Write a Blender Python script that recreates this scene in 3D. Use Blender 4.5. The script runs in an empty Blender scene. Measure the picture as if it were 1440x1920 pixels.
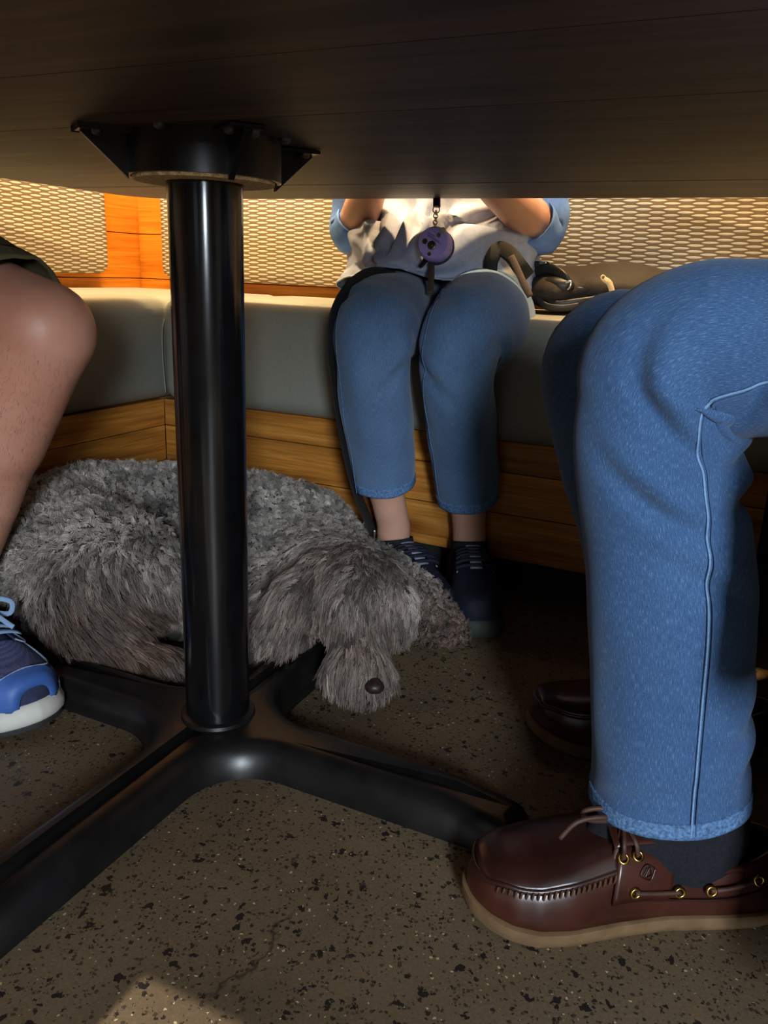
import bpy, bmesh, math, random
import numpy as np
from mathutils import Vector, noise, kdtree
random.seed(7); rng = np.random.default_rng(11)
S = bpy.context.scene
COL = S.collection
# ------------------------------------------------------------------ camera
CH = 0.575; PITCH = math.radians(16.63); ROLL = math.radians(2.2); FPX = 1500.0
Fv = np.array([0, math.cos(PITCH), -math.sin(PITCH)])
U0 = np.array([0, math.sin(PITCH), math.cos(PITCH)]); R0 = np.array([1.0, 0, 0])
Rv = R0*math.cos(ROLL) + U0*math.sin(ROLL); Uv = U0*math.cos(ROLL) - R0*math.sin(ROLL)
CAMP = np.array([0, 0, CH])
cd = bpy.data.cameras.new('camera'); cam = bpy.data.objects.new('camera', cd); COL.objects.link(cam)
from mathutils import Matrix
cam.matrix_world = Matrix(((Rv[0], Uv[0], -Fv[0], 0), (Rv[1], Uv[1], -Fv[1], 0), (Rv[2], Uv[2], -Fv[2], CH), (0, 0, 0, 1)))
cd.sensor_width = 36; cd.lens = FPX/1920*36; cd.clip_start = 0.02
S.camera = cam
# the room axes: A runs along the back bench to the right, B runs into its wall
TH = math.radians(-25)
Aax = np.array([math.cos(TH), math.sin(TH), 0]); Bax = np.array([-math.sin(TH), math.cos(TH), 0])
Q0 = np.array([-0.472, 1.687, 0]); Zax = np.array([0, 0, 1.0])
def W(a, b, z=0.0): return Q0 + a*Aax + b*Bax + z*Zax
def G(x, y, Y):      # measured photo point at distance Y in front of the camera -> place in the room
    d = Fv + Rv*(x-720)/FPX + Uv*(960-y)/FPX
    return CAMP + d*Y/d[1]
def dep(P): return float(Fv @ (np.asarray(P)-CAMP))
# ------------------------------------------------------------------ world, sun, daylight, exposure
w = bpy.data.worlds.new('world'); S.world = w; w.use_nodes = True
w.node_tree.nodes['Background'].inputs[0].default_value = (0.62, 0.78, 1.0, 1)
w.node_tree.nodes['Background'].inputs[1].default_value = 0.8
sun = bpy.data.lights.new('sun', 'SUN'); sun.energy = 5.0; sun.angle = math.radians(0.15); sun.color = (1.0, 0.94, 0.84)
so = bpy.data.objects.new('sun', sun); COL.objects.link(so)
ELEV = math.radians(42)
so.rotation_euler = Vector((Bax*math.cos(ELEV) - Zax*math.sin(ELEV))).to_track_quat('-Z', 'Y').to_euler()
so.location = W(1.5, -6, 6)
WIN_B = -3.3; WIN_Z0 = 0.6; WIN_Z1 = 2.245; WINS = ((0.73, 1.25), (2.30, 2.85))   # two tall windows in the wall behind the viewer
al = bpy.data.lights.new('window_daylight', 'AREA'); al.shape = 'RECTANGLE'
al.size = WINS[1][1]-WINS[1][0]; al.size_y = 0.9; al.energy = 185; al.color = (0.80, 0.90, 1.0)
ao = bpy.data.objects.new('window_daylight', al); COL.objects.link(ao)
ao.location = W(sum(WINS[1])/2, WIN_B-0.16, WIN_Z0+0.6)
ao.rotation_euler = Vector(Bax).to_track_quat('-Z', 'Y').to_euler()
vs = S.view_settings; vs.view_transform = 'Standard'; vs.look = 'None'; vs.exposure = 0.0; vs.gamma = 1.0; vs.use_curve_mapping = False
# ------------------------------------------------------------------ helpers
def lin(r, g, b):
    f = lambda c: ((c/255+0.055)/1.055)**2.4 if c > 10 else c/255/12.92
    return (f(r), f(g), f(b), 1)
class NT:
    def __init__(s, name):
        s.m = bpy.data.materials.new(name); s.m.use_nodes = True; s.t = s.m.node_tree; s.t.nodes.clear()
        s.out = s.n('ShaderNodeOutputMaterial'); s.b = s.n('ShaderNodeBsdfPrincipled'); s.l(s.b, 0, s.out, 0)
    def n(s, t, **k):
        x = s.t.nodes.new(t)
        for a, v in k.items(): setattr(x, a, v)
        return x
    def l(s, a, i, b, j): s.t.links.new(a.outputs[i], b.inputs[j])
    def coord(s, kind, scale=(1, 1, 1), rot=(0, 0, 0)):
        c = s.n('ShaderNodeTexCoord'); mp = s.n('ShaderNodeMapping'); s.l(c, kind, mp, 0)
        mp.inputs['Scale'].default_value = scale; mp.inputs['Rotation'].default_value = rot; return mp
    def noise(s, src, scale, detail=4, rough=0.55, dist=0.0):
        x = s.n('ShaderNodeTexNoise'); x.inputs['Scale'].default_value = scale; x.inputs['Detail'].default_value = detail
        x.inputs['Roughness'].default_value = rough; x.inputs['Distortion'].default_value = dist
        if src: s.l(src, 0, x, 0)
        return x
    def ramp(s, src, stops, i=0):
        x = s.n('ShaderNodeValToRGB'); e = x.color_ramp.elements
        while len(e) < len(stops): e.new(0.5)
        for el, (p, c) in zip(e, stops): el.position = p; el.color = c
        s.l(src, i, x, 0); return x
    def mix(s, fac, a, b, mode='MIX'):
        x = s.n('ShaderNodeMix', data_type='RGBA', blend_type=mode)
        for slot, v in ((0, fac), (6, a), (7, b)):
            if isinstance(v, tuple) and not isinstance(v[0], (int, float)): s.t.links.new(v[0].outputs[v[1]], x.inputs[slot])
            elif isinstance(v, bpy.types.Node): s.l(v, 2 if v.bl_idname == 'ShaderNodeMix' else 0, x, slot)
            else: x.inputs[slot].default_value = v
        return x
    def math(s, op, a, b=None, c=None):
        x = s.n('ShaderNodeMath', operation=op)
        for i, v in enumerate((a, b, c)):
            if v is None: continue
            if isinstance(v, tuple): s.t.links.new(v[0].outputs[v[1]], x.inputs[i])
            elif isinstance(v, bpy.types.Node): s.l(v, 0, x, i)
            else: x.inputs[i].default_value = v
        return x
    def bump(s, src, strength, dist=0.002, i=0):
        x = s.n('ShaderNodeBump'); x.inputs['Strength'].default_value = strength; x.inputs['Distance'].default_value = dist
        s.l(src, i, x, 'Height'); s.l(x, 0, s.b, 'Normal'); return x
    def col(s, node):
        s.l(node, 2 if node.bl_idname == 'ShaderNodeMix' else 0, s.b, 'Base Color')
    def set(s, **k):
        for a, v in k.items(): s.b.inputs[a.replace('_', ' ')].default_value = v
        return s
M = {}
def plain(name, c, rough=0.6, metal=0.0, var=0.25, scale=40, bump=0.15, spec=0.5, bd=0.001):
    t = NT(name); co = t.coord('Object'); n = t.noise(co, scale, 5)
    d = tuple(x*(1-var) for x in c[:3])+(1,); e = tuple(min(1, x*(1+var)) for x in c[:3])+(1,)
    t.col(t.ramp(n, [(0.3, d), (0.7, e)])); t.set(Roughness=rough, Metallic=metal, Specular_IOR_Level=spec)
    if bump: t.bump(n, bump, bd)
    M[name] = t.m; return t
def wood(name, dark, mid, light, rough=0.5, sc=1.0, knots=False, spec=0.4):
    t = NT(name); co = t.coord('UV', (1.6*sc, 30*sc, 1)); co2 = t.coord('UV', (5*sc, 160*sc, 1)); co3 = t.coord('UV', (0.7, 3, 1))
    n1 = t.noise(co, 1.6, 6, 0.6, 0.8); n2 = t.noise(co2, 2.0, 4, 0.6); n3 = t.noise(co3, 2.2, 2)
    r1 = t.ramp(n1, [(0.28, dark), (0.5, mid), (0.72, light)])
    r2 = t.ramp(n2, [(0.35, (0.55, 0.55, 0.55, 1)), (0.6, (1.1, 1.1, 1.1, 1))])
    m = t.mix(0.55, r1, r2, 'MULTIPLY'); r3 = t.ramp(n3, [(0.3, (0.72, 0.72, 0.72, 1)), (0.7, (1.2, 1.15, 1.1, 1))])
    m2 = t.mix(0.8, m, r3, 'MULTIPLY'); last = m2
    if knots:
        kc = t.coord('UV', (2.2, 7, 1)); v = t.n('ShaderNodeTexVoronoi'); t.l(kc, 0, v, 0); v.inputs['Scale'].default_value = 1.0
        k = t.ramp(v, [(0.05, (0.06, 0.035, 0.02, 1)), (0.11, (0.45, 0.3, 0.2, 1)), (0.2, (1, 1, 1, 1))]); last = t.mix(0.9, m2, k, 'MULTIPLY')
    t.col(last); t.set(Roughness=rough, Specular_IOR_Level=spec); t.bump(n2, 0.15, 0.0008); M[name] = t.m
def reg(o, label=None, cat=None, group=None, kind=None):
    if label: o['label'] = label
    if cat: o['category'] = cat
    if group: o['group'] = group
    if kind: o['kind'] = kind
    return o
ORG = {}
def thing(name, label, cat, loc, group=None):
    o = bpy.data.objects.new(name, None); COL.objects.link(o); o.location = loc; o.empty_display_size = 0.05
    ORG[o] = np.array(loc, float); return reg(o, label, cat, group)
def link(name, me, mat, parent, org=None):
    o = bpy.data.objects.new(name, me); COL.objects.link(o)
    if mat: me.materials.append(M[mat] if isinstance(mat, str) else mat)
    if parent: o.parent = parent; ORG[o] = ORG[parent]
    else: o.location = org; ORG[o] = np.array(org, float)
    return o
def mk(name, V, Fc, mat, parent=None, org=(0, 0, 0), smooth=True, uv=None, sharp=None):
    V = np.asarray(V, float); og = ORG[parent] if parent else np.array(org, float)
    me = bpy.data.meshes.new(name); me.from_pydata((V-og).tolist(), [], Fc); me.update()
    if uv is not None:
        l = me.uv_layers.new(name='UVMap'); idx = np.zeros(len(me.loops), int); me.loops.foreach_get('vertex_index', idx)
        l.data.foreach_set('uv', np.asarray(uv, float)[idx].ravel())
    if smooth: me.polygons.foreach_set('use_smooth', [True]*len(me.polygons))
    if sharp: me.set_sharp_from_angle(angle=math.radians(sharp))
    return link(name, me, mat, parent, og)
def bm_out(name, bm, mat, parent=None, org=(0, 0, 0), smooth=False, sharp=35):
    og = ORG[parent] if parent else np.array(org, float)
    bmesh.ops.recalc_face_normals(bm, faces=bm.faces[:]); bmesh.ops.translate(bm, verts=bm.verts[:], vec=Vector(-og))
    me = bpy.data.meshes.new(name); bm.to_mesh(me); bm.free()
    if smooth: me.polygons.foreach_set('use_smooth', [True]*len(me.polygons)); me.set_sharp_from_angle(angle=math.radians(sharp))
    return link(name, me, mat, parent, og)
FRM_AB = (Aax, Bax, Zax); FRM_W = (R0, np.array([0, 1.0, 0]), Zax)
def boxbm(bm, c, dims, axes=FRM_AB, bev=0.0, seg=2):
    """box centred at c with its sides along axes"""
    r = bmesh.ops.create_cube(bm, size=1.0); vs_ = r['verts']
    for v in vs_:
        p = v.co.copy(); v.co = Vector(np.asarray(c)+axes[0]*p.x*dims[0]+axes[1]*p.y*dims[1]+axes[2]*p.z*dims[2])
    if bev:
        ed = list({e for v in vs_ for e in v.link_edges})
        bmesh.ops.bevel(bm, geom=ed, offset=bev, segments=seg, profile=0.5, affect='EDGES', clamp_overlap=True)
def box(name, c, dims, mat, parent=None, org=None, axes=FRM_AB, bev=0.0, seg=2, smooth=None, uvm=False):
    bm = bmesh.new(); boxbm(bm, c, dims, axes, bev, seg)
    if uvm:   # u along the first axis, v along the other two, in metres
        lay = bm.loops.layers.uv.new('UVMap'); off = (random.uniform(0, 9), random.uniform(0, 9))
        for f_ in bm.faces:
            for lp in f_.loops:
                p = np.array(lp.vert.co)-np.asarray(c); lp[lay].uv = (p@axes[0]+off[0], p@axes[1]+p@axes[2]+off[1])
    return bm_out(name, bm, mat, parent, org if org is not None else np.asarray(c)-np.array([0, 0, dims[2]/2]), smooth if smooth is not None else bev > 0.004, 60)
def catmull(P, n):
    P = np.asarray(P, float); d = np.linalg.norm(np.diff(P[:, :3], axis=0), axis=1)**0.5; t = np.r_[0, np.cumsum(d)]
    Pe = np.vstack([2*P[0]-P[1], P, 2*P[-1]-P[-2]]); te = np.r_[t[0]-d[0], t, t[-1]+d[-1]]
    out = []
    for x in np.linspace(0, t[-1], n):
        i = min(max(np.searchsorted(t, x, 'right')-1, 0), len(P)-2); p = Pe[i:i+4]; q = te[i:i+4]
        L = lambda a, b, ta, tb: (tb-x)/(tb-ta)*a + (x-ta)/(tb-ta)*b
        a1, a2, a3 = L(p[0], p[1], q[0], q[1]), L(p[1], p[2], q[1], q[2]), L(p[2], p[3], q[2], q[3])
        b1, b2 = L(a1, a2, q[0], q[2]), L(a2, a3, q[1], q[3]); out.append(L(b1, b2, q[1], q[2]))
    return np.array(out)
def frames(C_, ref):
    T = np.gradient(C_, axis=0); T /= np.linalg.norm(T, axis=1)[:, None]; N = np.zeros_like(T); n = np.asarray(ref, float)
    for i in range(len(T)):
        n = n - (n@T[i])*T[i]; n /= np.linalg.norm(n); N[i] = n
    return T, N, np.cross(T, N)
class Loft:
    """swept body: rows of (x,y,z,r_n,r_b); ref points to angle 0; disp(u_angle,s_metres,frac)->outward offset"""
    def __init__(s, rows, ref, n=60, m=40, disp=None, sq=1.0):
        c = catmull(rows, n); s.C = c[:, :3]; s.T, s.N, s.Bn = frames(s.C, ref); s.r = np.clip(c[:, 3:5], 0.0005, None); s.n, s.m, s.disp, s.sq = n, m, disp, sq
        s.S = np.r_[0, np.cumsum(np.linalg.norm(np.diff(s.C, axis=0), axis=1))]
    def at(s, ang, fr, off=0.0):
        x = fr*(s.n-1); i = int(min(max(x, 0), s.n-2)); k = x-i; g = lambda a: a[i]*(1-k)+a[i+1]*k
        c, N, Bn, r, S_ = g(s.C), g(s.N), g(s.Bn), g(s.r), g(s.S)
        d = off+(s.disp(ang, S_, fr) if s.disp else 0)
        ca, sa = math.cos(ang), math.sin(ang)
        if s.sq != 1: ca, sa = math.copysign(abs(ca)**s.sq, ca), math.copysign(abs(sa)**s.sq, sa)
        return c+N*ca*(r[0]+d)+Bn*sa*(r[1]+d)
    def mesh(s, cap0=False, cap1=False, f0=0.0, f1=1.0, off=0.0, n=None):
        n = n or s.n; V, U, Fc = [], [], []; m = s.m
        for i in range(n):
            fr = f0+(f1-f0)*i/(n-1)
            for j in range(m+1):
                a = 2*math.pi*j/m+math.pi; V.append(s.at(a, fr, off)); U.append((j/m*0.42, fr*s.S[-1]))
        for i in range(n-1):
            for j in range(m):
                p = i*(m+1)+j; Fc.append((p, p+1, p+m+2, p+m+1))
        for cap, row in ((cap0, 0), (cap1, n-1)):
            if cap:
                b = len(V); V.append(np.mean(V[row*(m+1):row*(m+1)+m], axis=0)); U.append((0, 0))
                for j in range(m):
                    p = row*(m+1)+j; Fc.append((b, p+1, p) if row == 0 else (b, p, p+1))
        return V, Fc, U
def loft_obj(name, L, mat, parent, cap0=False, cap1=False, thick=0.0, **k):
    V, Fc, U = L.mesh(cap0, cap1, **k); o = mk(name, V, Fc, mat, parent, org=V[0], uv=U)
    bm = bmesh.new(); bm.from_mesh(o.data); bmesh.ops.remove_doubles(bm, verts=bm.verts[:], dist=1e-6); bmesh.ops.recalc_face_normals(bm, faces=bm.faces[:])
    bm.to_mesh(o.data); bm.free()
    if thick:
        md = o.modifiers.new('thickness', 'SOLIDIFY'); md.thickness = thick; md.offset = -1
    return o
def tube(name, P, r, mat, parent, n=40, m=8, closed=False, ref=None, flat=None, org=None):
    P = np.asarray(P, float)
    if closed: P = np.vstack([P, P[:1]])
    if ref is None: ref = np.array([0.31, 0.52, 0.77])
    rr = r if np.ndim(r) else np.full(len(P), r); r2 = rr if flat is None else rr*flat
    L = Loft(np.c_[P, rr, r2], ref, n, m); V, Fc, U = L.mesh(not closed, not closed)
    return mk(name, V, Fc, mat, parent, org=V[0] if org is None else org, uv=U)
def ring(name, c, nrm, R, r, mat, parent, n=20, m=8):
    nrm = np.asarray(nrm, float)/np.linalg.norm(nrm); u = np.cross(nrm, [0.3, 0.1, 0.9]); u /= np.linalg.norm(u); v = np.cross(nrm, u); V, Fc = [], []
    for i in range(n):
        a = 2*math.pi*i/n; d = u*math.cos(a)+v*math.sin(a)
        for j in range(m):
            b = 2*math.pi*j/m; V.append(np.asarray(c)+d*(R+r*math.cos(b))+nrm*r*math.sin(b))
    for i in range(n):
        for j in range(m): Fc.append((i*m+j, ((i+1) % n)*m+j, ((i+1) % n)*m+(j+1) % m, i*m+(j+1) % m))
    return mk(name, V, Fc, mat, parent, org=c)
def lathe(name, c, nrm, prof, mat, parent, n=32, org=None, sharp=40):
    """prof = [(radius, height along nrm)]"""
    nrm = np.asarray(nrm, float)/np.linalg.norm(nrm); u = np.cross(nrm, [0.3, 0.9, 0.1]); u /= np.linalg.norm(u); v = np.cross(nrm, u); V, Fc = [], []
    for r, h in prof:
        for i in range(n):
            a = 2*math.pi*i/n; V.append(np.asarray(c)+(u*math.cos(a)+v*math.sin(a))*max(r, 1e-5)+nrm*h)
    for k in range(len(prof)-1):
        for i in range(n): Fc.append((k*n+i, k*n+(i+1) % n, (k+1)*n+(i+1) % n, (k+1)*n+i))
    return mk(name, V, Fc, mat, parent, org=c if org is None else org, sharp=sharp)
_b = bmesh.new(); bmesh.ops.create_icosphere(_b, subdivisions=3, radius=1.0); ICO_V = np.array([v.co for v in _b.verts]); _b.verts.index_update(); ICO_F = np.array([[v.index for v in f_.verts] for f_ in _b.faces]); _b.free()
def blob(name, balls, mat, parent, vox=0.01, smooth=8, fac=0.5, sub=0):
    """one continuous skin over balls and tapered limbs: ('e',c,(rx,ry,rz)[,axes]) or ('c',p0,r0,p1,r1)"""
    cs, rs, axs = [], [], []
    for b in balls:
        if b[0] == 'e': cs.append(np.asarray(b[1])); rs.append(b[2]); axs.append(b[3] if len(b) > 3 else FRM_W)
        else:
            p0, r0, p1, r1 = np.asarray(b[1]), b[2], np.asarray(b[3]), b[4]; k = max(2, int(np.linalg.norm(p1-p0)/(0.35*min(r0, r1)))+1)
            for i in range(k+1):
                t = i/k; r = r0*(1-t)+r1*t; cs.append(p0*(1-t)+p1*t); rs.append((r, r, r)); axs.append(FRM_W)
    V = np.concatenate([c+(ICO_V*np.array(r))@np.array(a) for c, r, a in zip(cs, rs, axs)]); Fc = np.concatenate([ICO_F+i*len(ICO_V) for i in range(len(cs))])
    me = bpy.data.meshes.new(name); me.from_pydata(V, [], Fc.tolist()); me.update(); o = bpy.data.objects.new('tmp', me); COL.objects.link(o)
    r = o.modifiers.new('r', 'REMESH'); r.mode = 'VOXEL'; r.voxel_size = vox
    s_ = o.modifiers.new('s', 'SMOOTH'); s_.factor = fac; s_.iterations = smooth
    if sub: o.modifiers.new('u', 'SUBSURF').levels = sub
    dg = bpy.context.evaluated_depsgraph_get(); res = bpy.data.meshes.new_from_object(o.evaluated_get(dg)); bpy.data.objects.remove(o)
    res.name = name; og = ORG[parent] if parent else np.zeros(3); res.transform(Matrix.Translation(Vector(-og)))
    res.polygons.foreach_set('use_smooth', [True]*len(res.polygons)); res.materials.clear()
    return link(name, res, mat, parent, og)
def fold(u, s, u0, s0, du, ds, slant, depth):
    """one cloth crease around angle u0 and length s0"""
    a = (u-u0+math.pi) % (2*math.pi)-math.pi; q = (s-s0)-slant*a
    return depth*math.exp(-(a/du)**2)*(math.exp(-(q/ds)**2)-0.55*math.exp(-((q-2.0*ds)/(1.3*ds))**2)*1.0)
def nz(*p): return noise.noise(Vector(p))

def px_of(P): v = np.asarray(P)-CAMP; z = Fv@v; return np.array([720+FPX*(Rv@v)/z, 960-FPX*(Uv@v)/z])
def near_fr(L, x, y): return float(np.argmin([np.hypot(*(px_of(c)-(x, y))) for c in L.C]))/(L.n-1)
# ------------------------------------------------------------------ materials
wood('oak', lin(128, 74, 26), lin(190, 126, 52), lin(218, 158, 78), 0.42, 0.8, knots=True)
wood('orange_wood', lin(208, 116, 26), lin(236, 144, 34), lin(244, 166, 54), 0.35, 0.7)
wood('dark_wood', lin(40, 29, 23), lin(66, 50, 39), lin(94, 72, 56), 0.55, 0.6, spec=0.35)
plain('black_paint', lin(15, 15, 16), 0.16, 0.0, 0.3, 30, 0.05, 0.5)
plain('black_cast', lin(22, 21, 21), 0.34, 0.0, 0.45, 22, 0.25, 0.5, 0.0006)
plain('kick_black', lin(20, 18, 17), 0.7)
plain('plaster', lin(150, 138, 120), 0.9, 0, 0.06, 6, 0.1)
plain('ceiling_paint', lin(205, 200, 190), 0.9, 0, 0.05, 6, 0.05)
plain('vinyl', lin(140, 140, 128), 0.46, 0, 0.08, 260, 0.25, 0.4, 0.0004)
plain('vinyl_piping', lin(142, 140, 130), 0.5, 0, 0.08, 200, 0.2, 0.4)
plain('particle_board', lin(226, 180, 130), 0.85, 0, 0.6, 210, 0.5, 0.2)
plain('steel', lin(190, 188, 180), 0.28, 1.0, 0.15, 60, 0.1)
plain('brass', lin(205, 170, 90), 0.25, 1.0, 0.15, 60, 0.1)
plain('bolt_steel', lin(120, 116, 108), 0.4, 0.9, 0.3, 80, 0.1)
plain('lamp_metal', lin(60, 58, 55), 0.4, 0.8)
plain('window_frame_paint', lin(60, 58, 56), 0.5)
t = NT('bench_fabric'); co = t.n('ShaderNodeTexCoord')
def ovals(sh):
    mp = t.n('ShaderNodeMapping'); t.l(co, 'UV', mp, 0); mp.inputs['Scale'].default_value = (1/0.054, 1/0.0112, 1); mp.inputs['Location'].default_value = (sh, sh, 0)
    fr = t.n('ShaderNodeVectorMath', operation='FRACTION'); t.l(mp, 0, fr, 0); sb = t.n('ShaderNodeVectorMath', operation='SUBTRACT'); t.l(fr, 0, sb, 0); sb.inputs[1].default_value = (0.5, 0.5, 0)
    sc = t.n('ShaderNodeVectorMath', operation='MULTIPLY'); t.l(sb, 0, sc, 0); sc.inputs[1].default_value = (0.054/0.0172, 0.0112/0.0025, 0)
    ln = t.n('ShaderNodeVectorMath', operation='LENGTH'); t.l(sc, 0, ln, 0); return ln
mn = t.math('MINIMUM', (ovals(0.0), 1), (ovals(0.5), 1))
r = t.ramp(mn, [(0.80, lin(243, 232, 206)), (1.0, lin(146, 124, 92))])
wv = t.coord('UV', (900, 300, 1)); wn = t.noise(wv, 1.0, 2); rr = t.ramp(wn, [(0.3, (0.82, 0.82, 0.82, 1)), (0.7, (1.08, 1.08, 1.08, 1))])
mx = t.mix(1.0, r, rr, 'MULTIPLY'); t.col(mx); t.set(Roughness=0.85, Specular_IOR_Level=0.2)
bi = t.ramp(mn, [(0.6, (1, 1, 1, 1)), (1.0, (0, 0, 0, 1))]); t.bump(bi, 0.4, 0.0012); M['bench_fabric'] = t.m
# ground concrete with dark and pale stone chips
t = NT('concrete'); co = t.coord('Object')
nb = t.noise(co, 2.2, 5, 0.6); base = t.ramp(nb, [(0.3, lin(84, 70, 54)), (0.5, lin(108, 92, 70)), (0.75, lin(126, 108, 84))])
nf = t.noise(co, 300, 3, 0.7); base2 = t.mix(0.5, base, t.ramp(nf, [(0.3, (0.6, 0.6, 0.6, 1)), (0.7, (1.25, 1.25, 1.25, 1))]), 'MULTIPLY')
def chips(scale, cut, soft, seedoff, warp):
    mp = t.coord('Object', (1, 1, 0.001)); mp.inputs['Location'].default_value = (seedoff, seedoff*0.7, 0)
    wn_ = t.noise(mp, scale*1.7, 2); ad = t.n('ShaderNodeVectorMath', operation='MULTIPLY_ADD'); t.l(wn_, 1, ad, 0); ad.inputs[1].default_value = (warp/scale,)*3; t.l(mp, 0, ad, 2)
    v = t.n('ShaderNodeTexVoronoi'); v.inputs['Scale'].default_value = scale; t.l(ad, 0, v, 0)
    sp = t.n('ShaderNodeSeparateColor'); t.l(v, 'Color', sp, 0)
    th = t.math('MULTIPLY', t.math('POWER', (sp, 0), 3.0), cut)
    df = t.math('SUBTRACT', th, (v, 0)); return t.ramp(df, [(0.0, (0, 0, 0, 1)), (soft, (1, 1, 1, 1))]), sp
c1, s1 = chips(185, 0.50, 0.08, 0, 1.2); c2, s2 = chips(90, 0.46, 0.05, 3.1, 1.3); c3, s3 = chips(170, 0.26, 0.05, 7.7, 0.8); c4, s4 = chips(260, 0.62, 0.08, 5.2, 1.0)
m1 = t.mix(c4, base2, lin(70, 56, 43)); m1 = t.mix(c1, m1, lin(46, 38, 32)); m2 = t.mix(c2, m1, lin(36, 30, 26)); m3 = t.mix(c3, m2, lin(186, 168, 128))
# old hairline stain in the slab near the front
sg = t.n('ShaderNodeTexCoord'); P0 = np.array([-0.0727, 0.597]); P1 = np.array([-0.118, 0.518]); dd = (P1-P0)/np.linalg.norm(P1-P0); nn = np.array([-dd[1], dd[0]])
wob = t.noise(t.coord('Object'), 26, 3); sx = t.n('ShaderNodeVectorMath', operation='DOT_PRODUCT'); t.l(sg, 'Object', sx, 0); sx.inputs[1].default_value = (*nn, 0)
dist = t.math('ABSOLUTE', t.math('ADD', t.math('SUBTRACT', (sx, 1), float(P0@nn)), t.math('MULTIPLY', t.math('SUBTRACT', wob, 0.5), 0.07)))
sl = t.n('ShaderNodeVectorMath', operation='DOT_PRODUCT'); t.l(sg, 'Object', sl, 0); sl.inputs[1].default_value = (*dd, 0)
al_ = t.math('SUBTRACT', 1.0, t.math('DIVIDE', t.math('ABSOLUTE', t.math('SUBTRACT', (sl, 1), float((P0+P1)@dd/2))), 0.062))
la = t.math('SUBTRACT', 1.0, t.math('DIVIDE', dist, 0.004)); la.use_clamp = True; lb = t.math('MULTIPLY', al_, 4.0); lb.use_clamp = True
line = t.math('MULTIPLY', la, lb)
m4 = t.mix(t.math('MULTIPLY', line, 0.75), m3, lin(38, 26, 18)); t.col(m4)
rg = t.ramp(nb, [(0.3, (0.42, 0.42, 0.42, 1)), (0.7, (0.62, 0.62, 0.62, 1))]); t.l(rg, 0, t.b, 'Roughness'); t.set(Specular_IOR_Level=0.35)
t.bump(nf, 0.12, 0.0006); M['concrete'] = t.m
# window glass
t = NT('window_glass'); tr = t.n('ShaderNodeBsdfTransparent'); gl = t.n('ShaderNodeBsdfGlossy'); gl.inputs['Roughness'].default_value = 0.02
ms = t.n('ShaderNodeMixShader'); ms.inputs[0].default_value = 0.06; t.l(tr, 0, ms, 1); t.l(gl, 0, ms, 2); t.l(ms, 0, t.out, 0); M['window_glass'] = t.m
# ------------------------------------------------------------------ room shell
RA0, RA1, RB1, RZ = -0.52, 4.6, 0.52, 2.75
mid = (RA0+RA1)/2; midb = (WIN_B+RB1)/2
fl = box('floor', W(mid, midb, -0.05), (RA1-RA0+0.6, RB1-WIN_B+0.6, 0.1), 'concrete', org=(0, 0, 0)); reg(fl, kind='structure')
cl = box('ceiling', W(mid, midb, RZ+0.05), (RA1-RA0+0.6, RB1-WIN_B+0.6, 0.1), 'ceiling_paint'); reg(cl, kind='structure')
wb = box('wall_back', W(mid, RB1+0.05, RZ/2), (RA1-RA0+0.2, 0.1, RZ), 'plaster'); reg(wb, kind='structure')
wl = box('wall_left', W(RA0-0.05, midb, RZ/2), (0.1, RB1-WIN_B+0.2, RZ), 'plaster'); reg(wl, kind='structure')
wr = box('wall_right', W(RA1+0.05, midb, RZ/2), (0.1, RB1-WIN_B+0.2, RZ), 'plaster'); reg(wr, kind='structure')
bm = bmesh.new(); ed = [RA0, *WINS[0], *WINS[1], RA1]
for k in (0, 2, 4): boxbm(bm, W((ed[k]+ed[k+1])/2, WIN_B-0.06, RZ/2), (ed[k+1]-ed[k], 0.12, RZ))
for a0, a1 in WINS:
    boxbm(bm, W((a0+a1)/2, WIN_B-0.06, WIN_Z0/2), (a1-a0, 0.12, WIN_Z0)); boxbm(bm, W((a0+a1)/2, WIN_B-0.06, (RZ+WIN_Z1)/2), (a1-a0, 0.12, RZ-WIN_Z1))
wf = bm_out('wall_front', bm, 'plaster', org=W(mid, WIN_B-0.06)); reg(wf, kind='structure')
for k, (a0, a1) in enumerate(WINS):
    wn_ = thing('window_%d' % (k+1), None, None, W((a0+a1)/2, WIN_B-0.06, WIN_Z0)); reg(wn_, kind='structure'); zc = (WIN_Z0+WIN_Z1)/2
    bm = bmesh.new()
    for c in (a0+0.008, a1-0.008): boxbm(bm, W(c, WIN_B-0.06, zc), (0.016, 0.05, WIN_Z1-WIN_Z0))
    boxbm(bm, W((a0+a1)/2, WIN_B-0.06, WIN_Z0+0.02), (a1-a0, 0.06, 0.04)); boxbm(bm, W((a0+a1)/2, WIN_B-0.06, WIN_Z1-0.008), (a1-a0, 0.05, 0.016)); bm_out('window_frame', bm, 'window_frame_paint', wn_)
    box('pane', W((a0+a1)/2, WIN_B-0.06, zc), (a1-a0-0.03, 0.006, WIN_Z1-WIN_Z0-0.05), 'window_glass', wn_)
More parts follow.
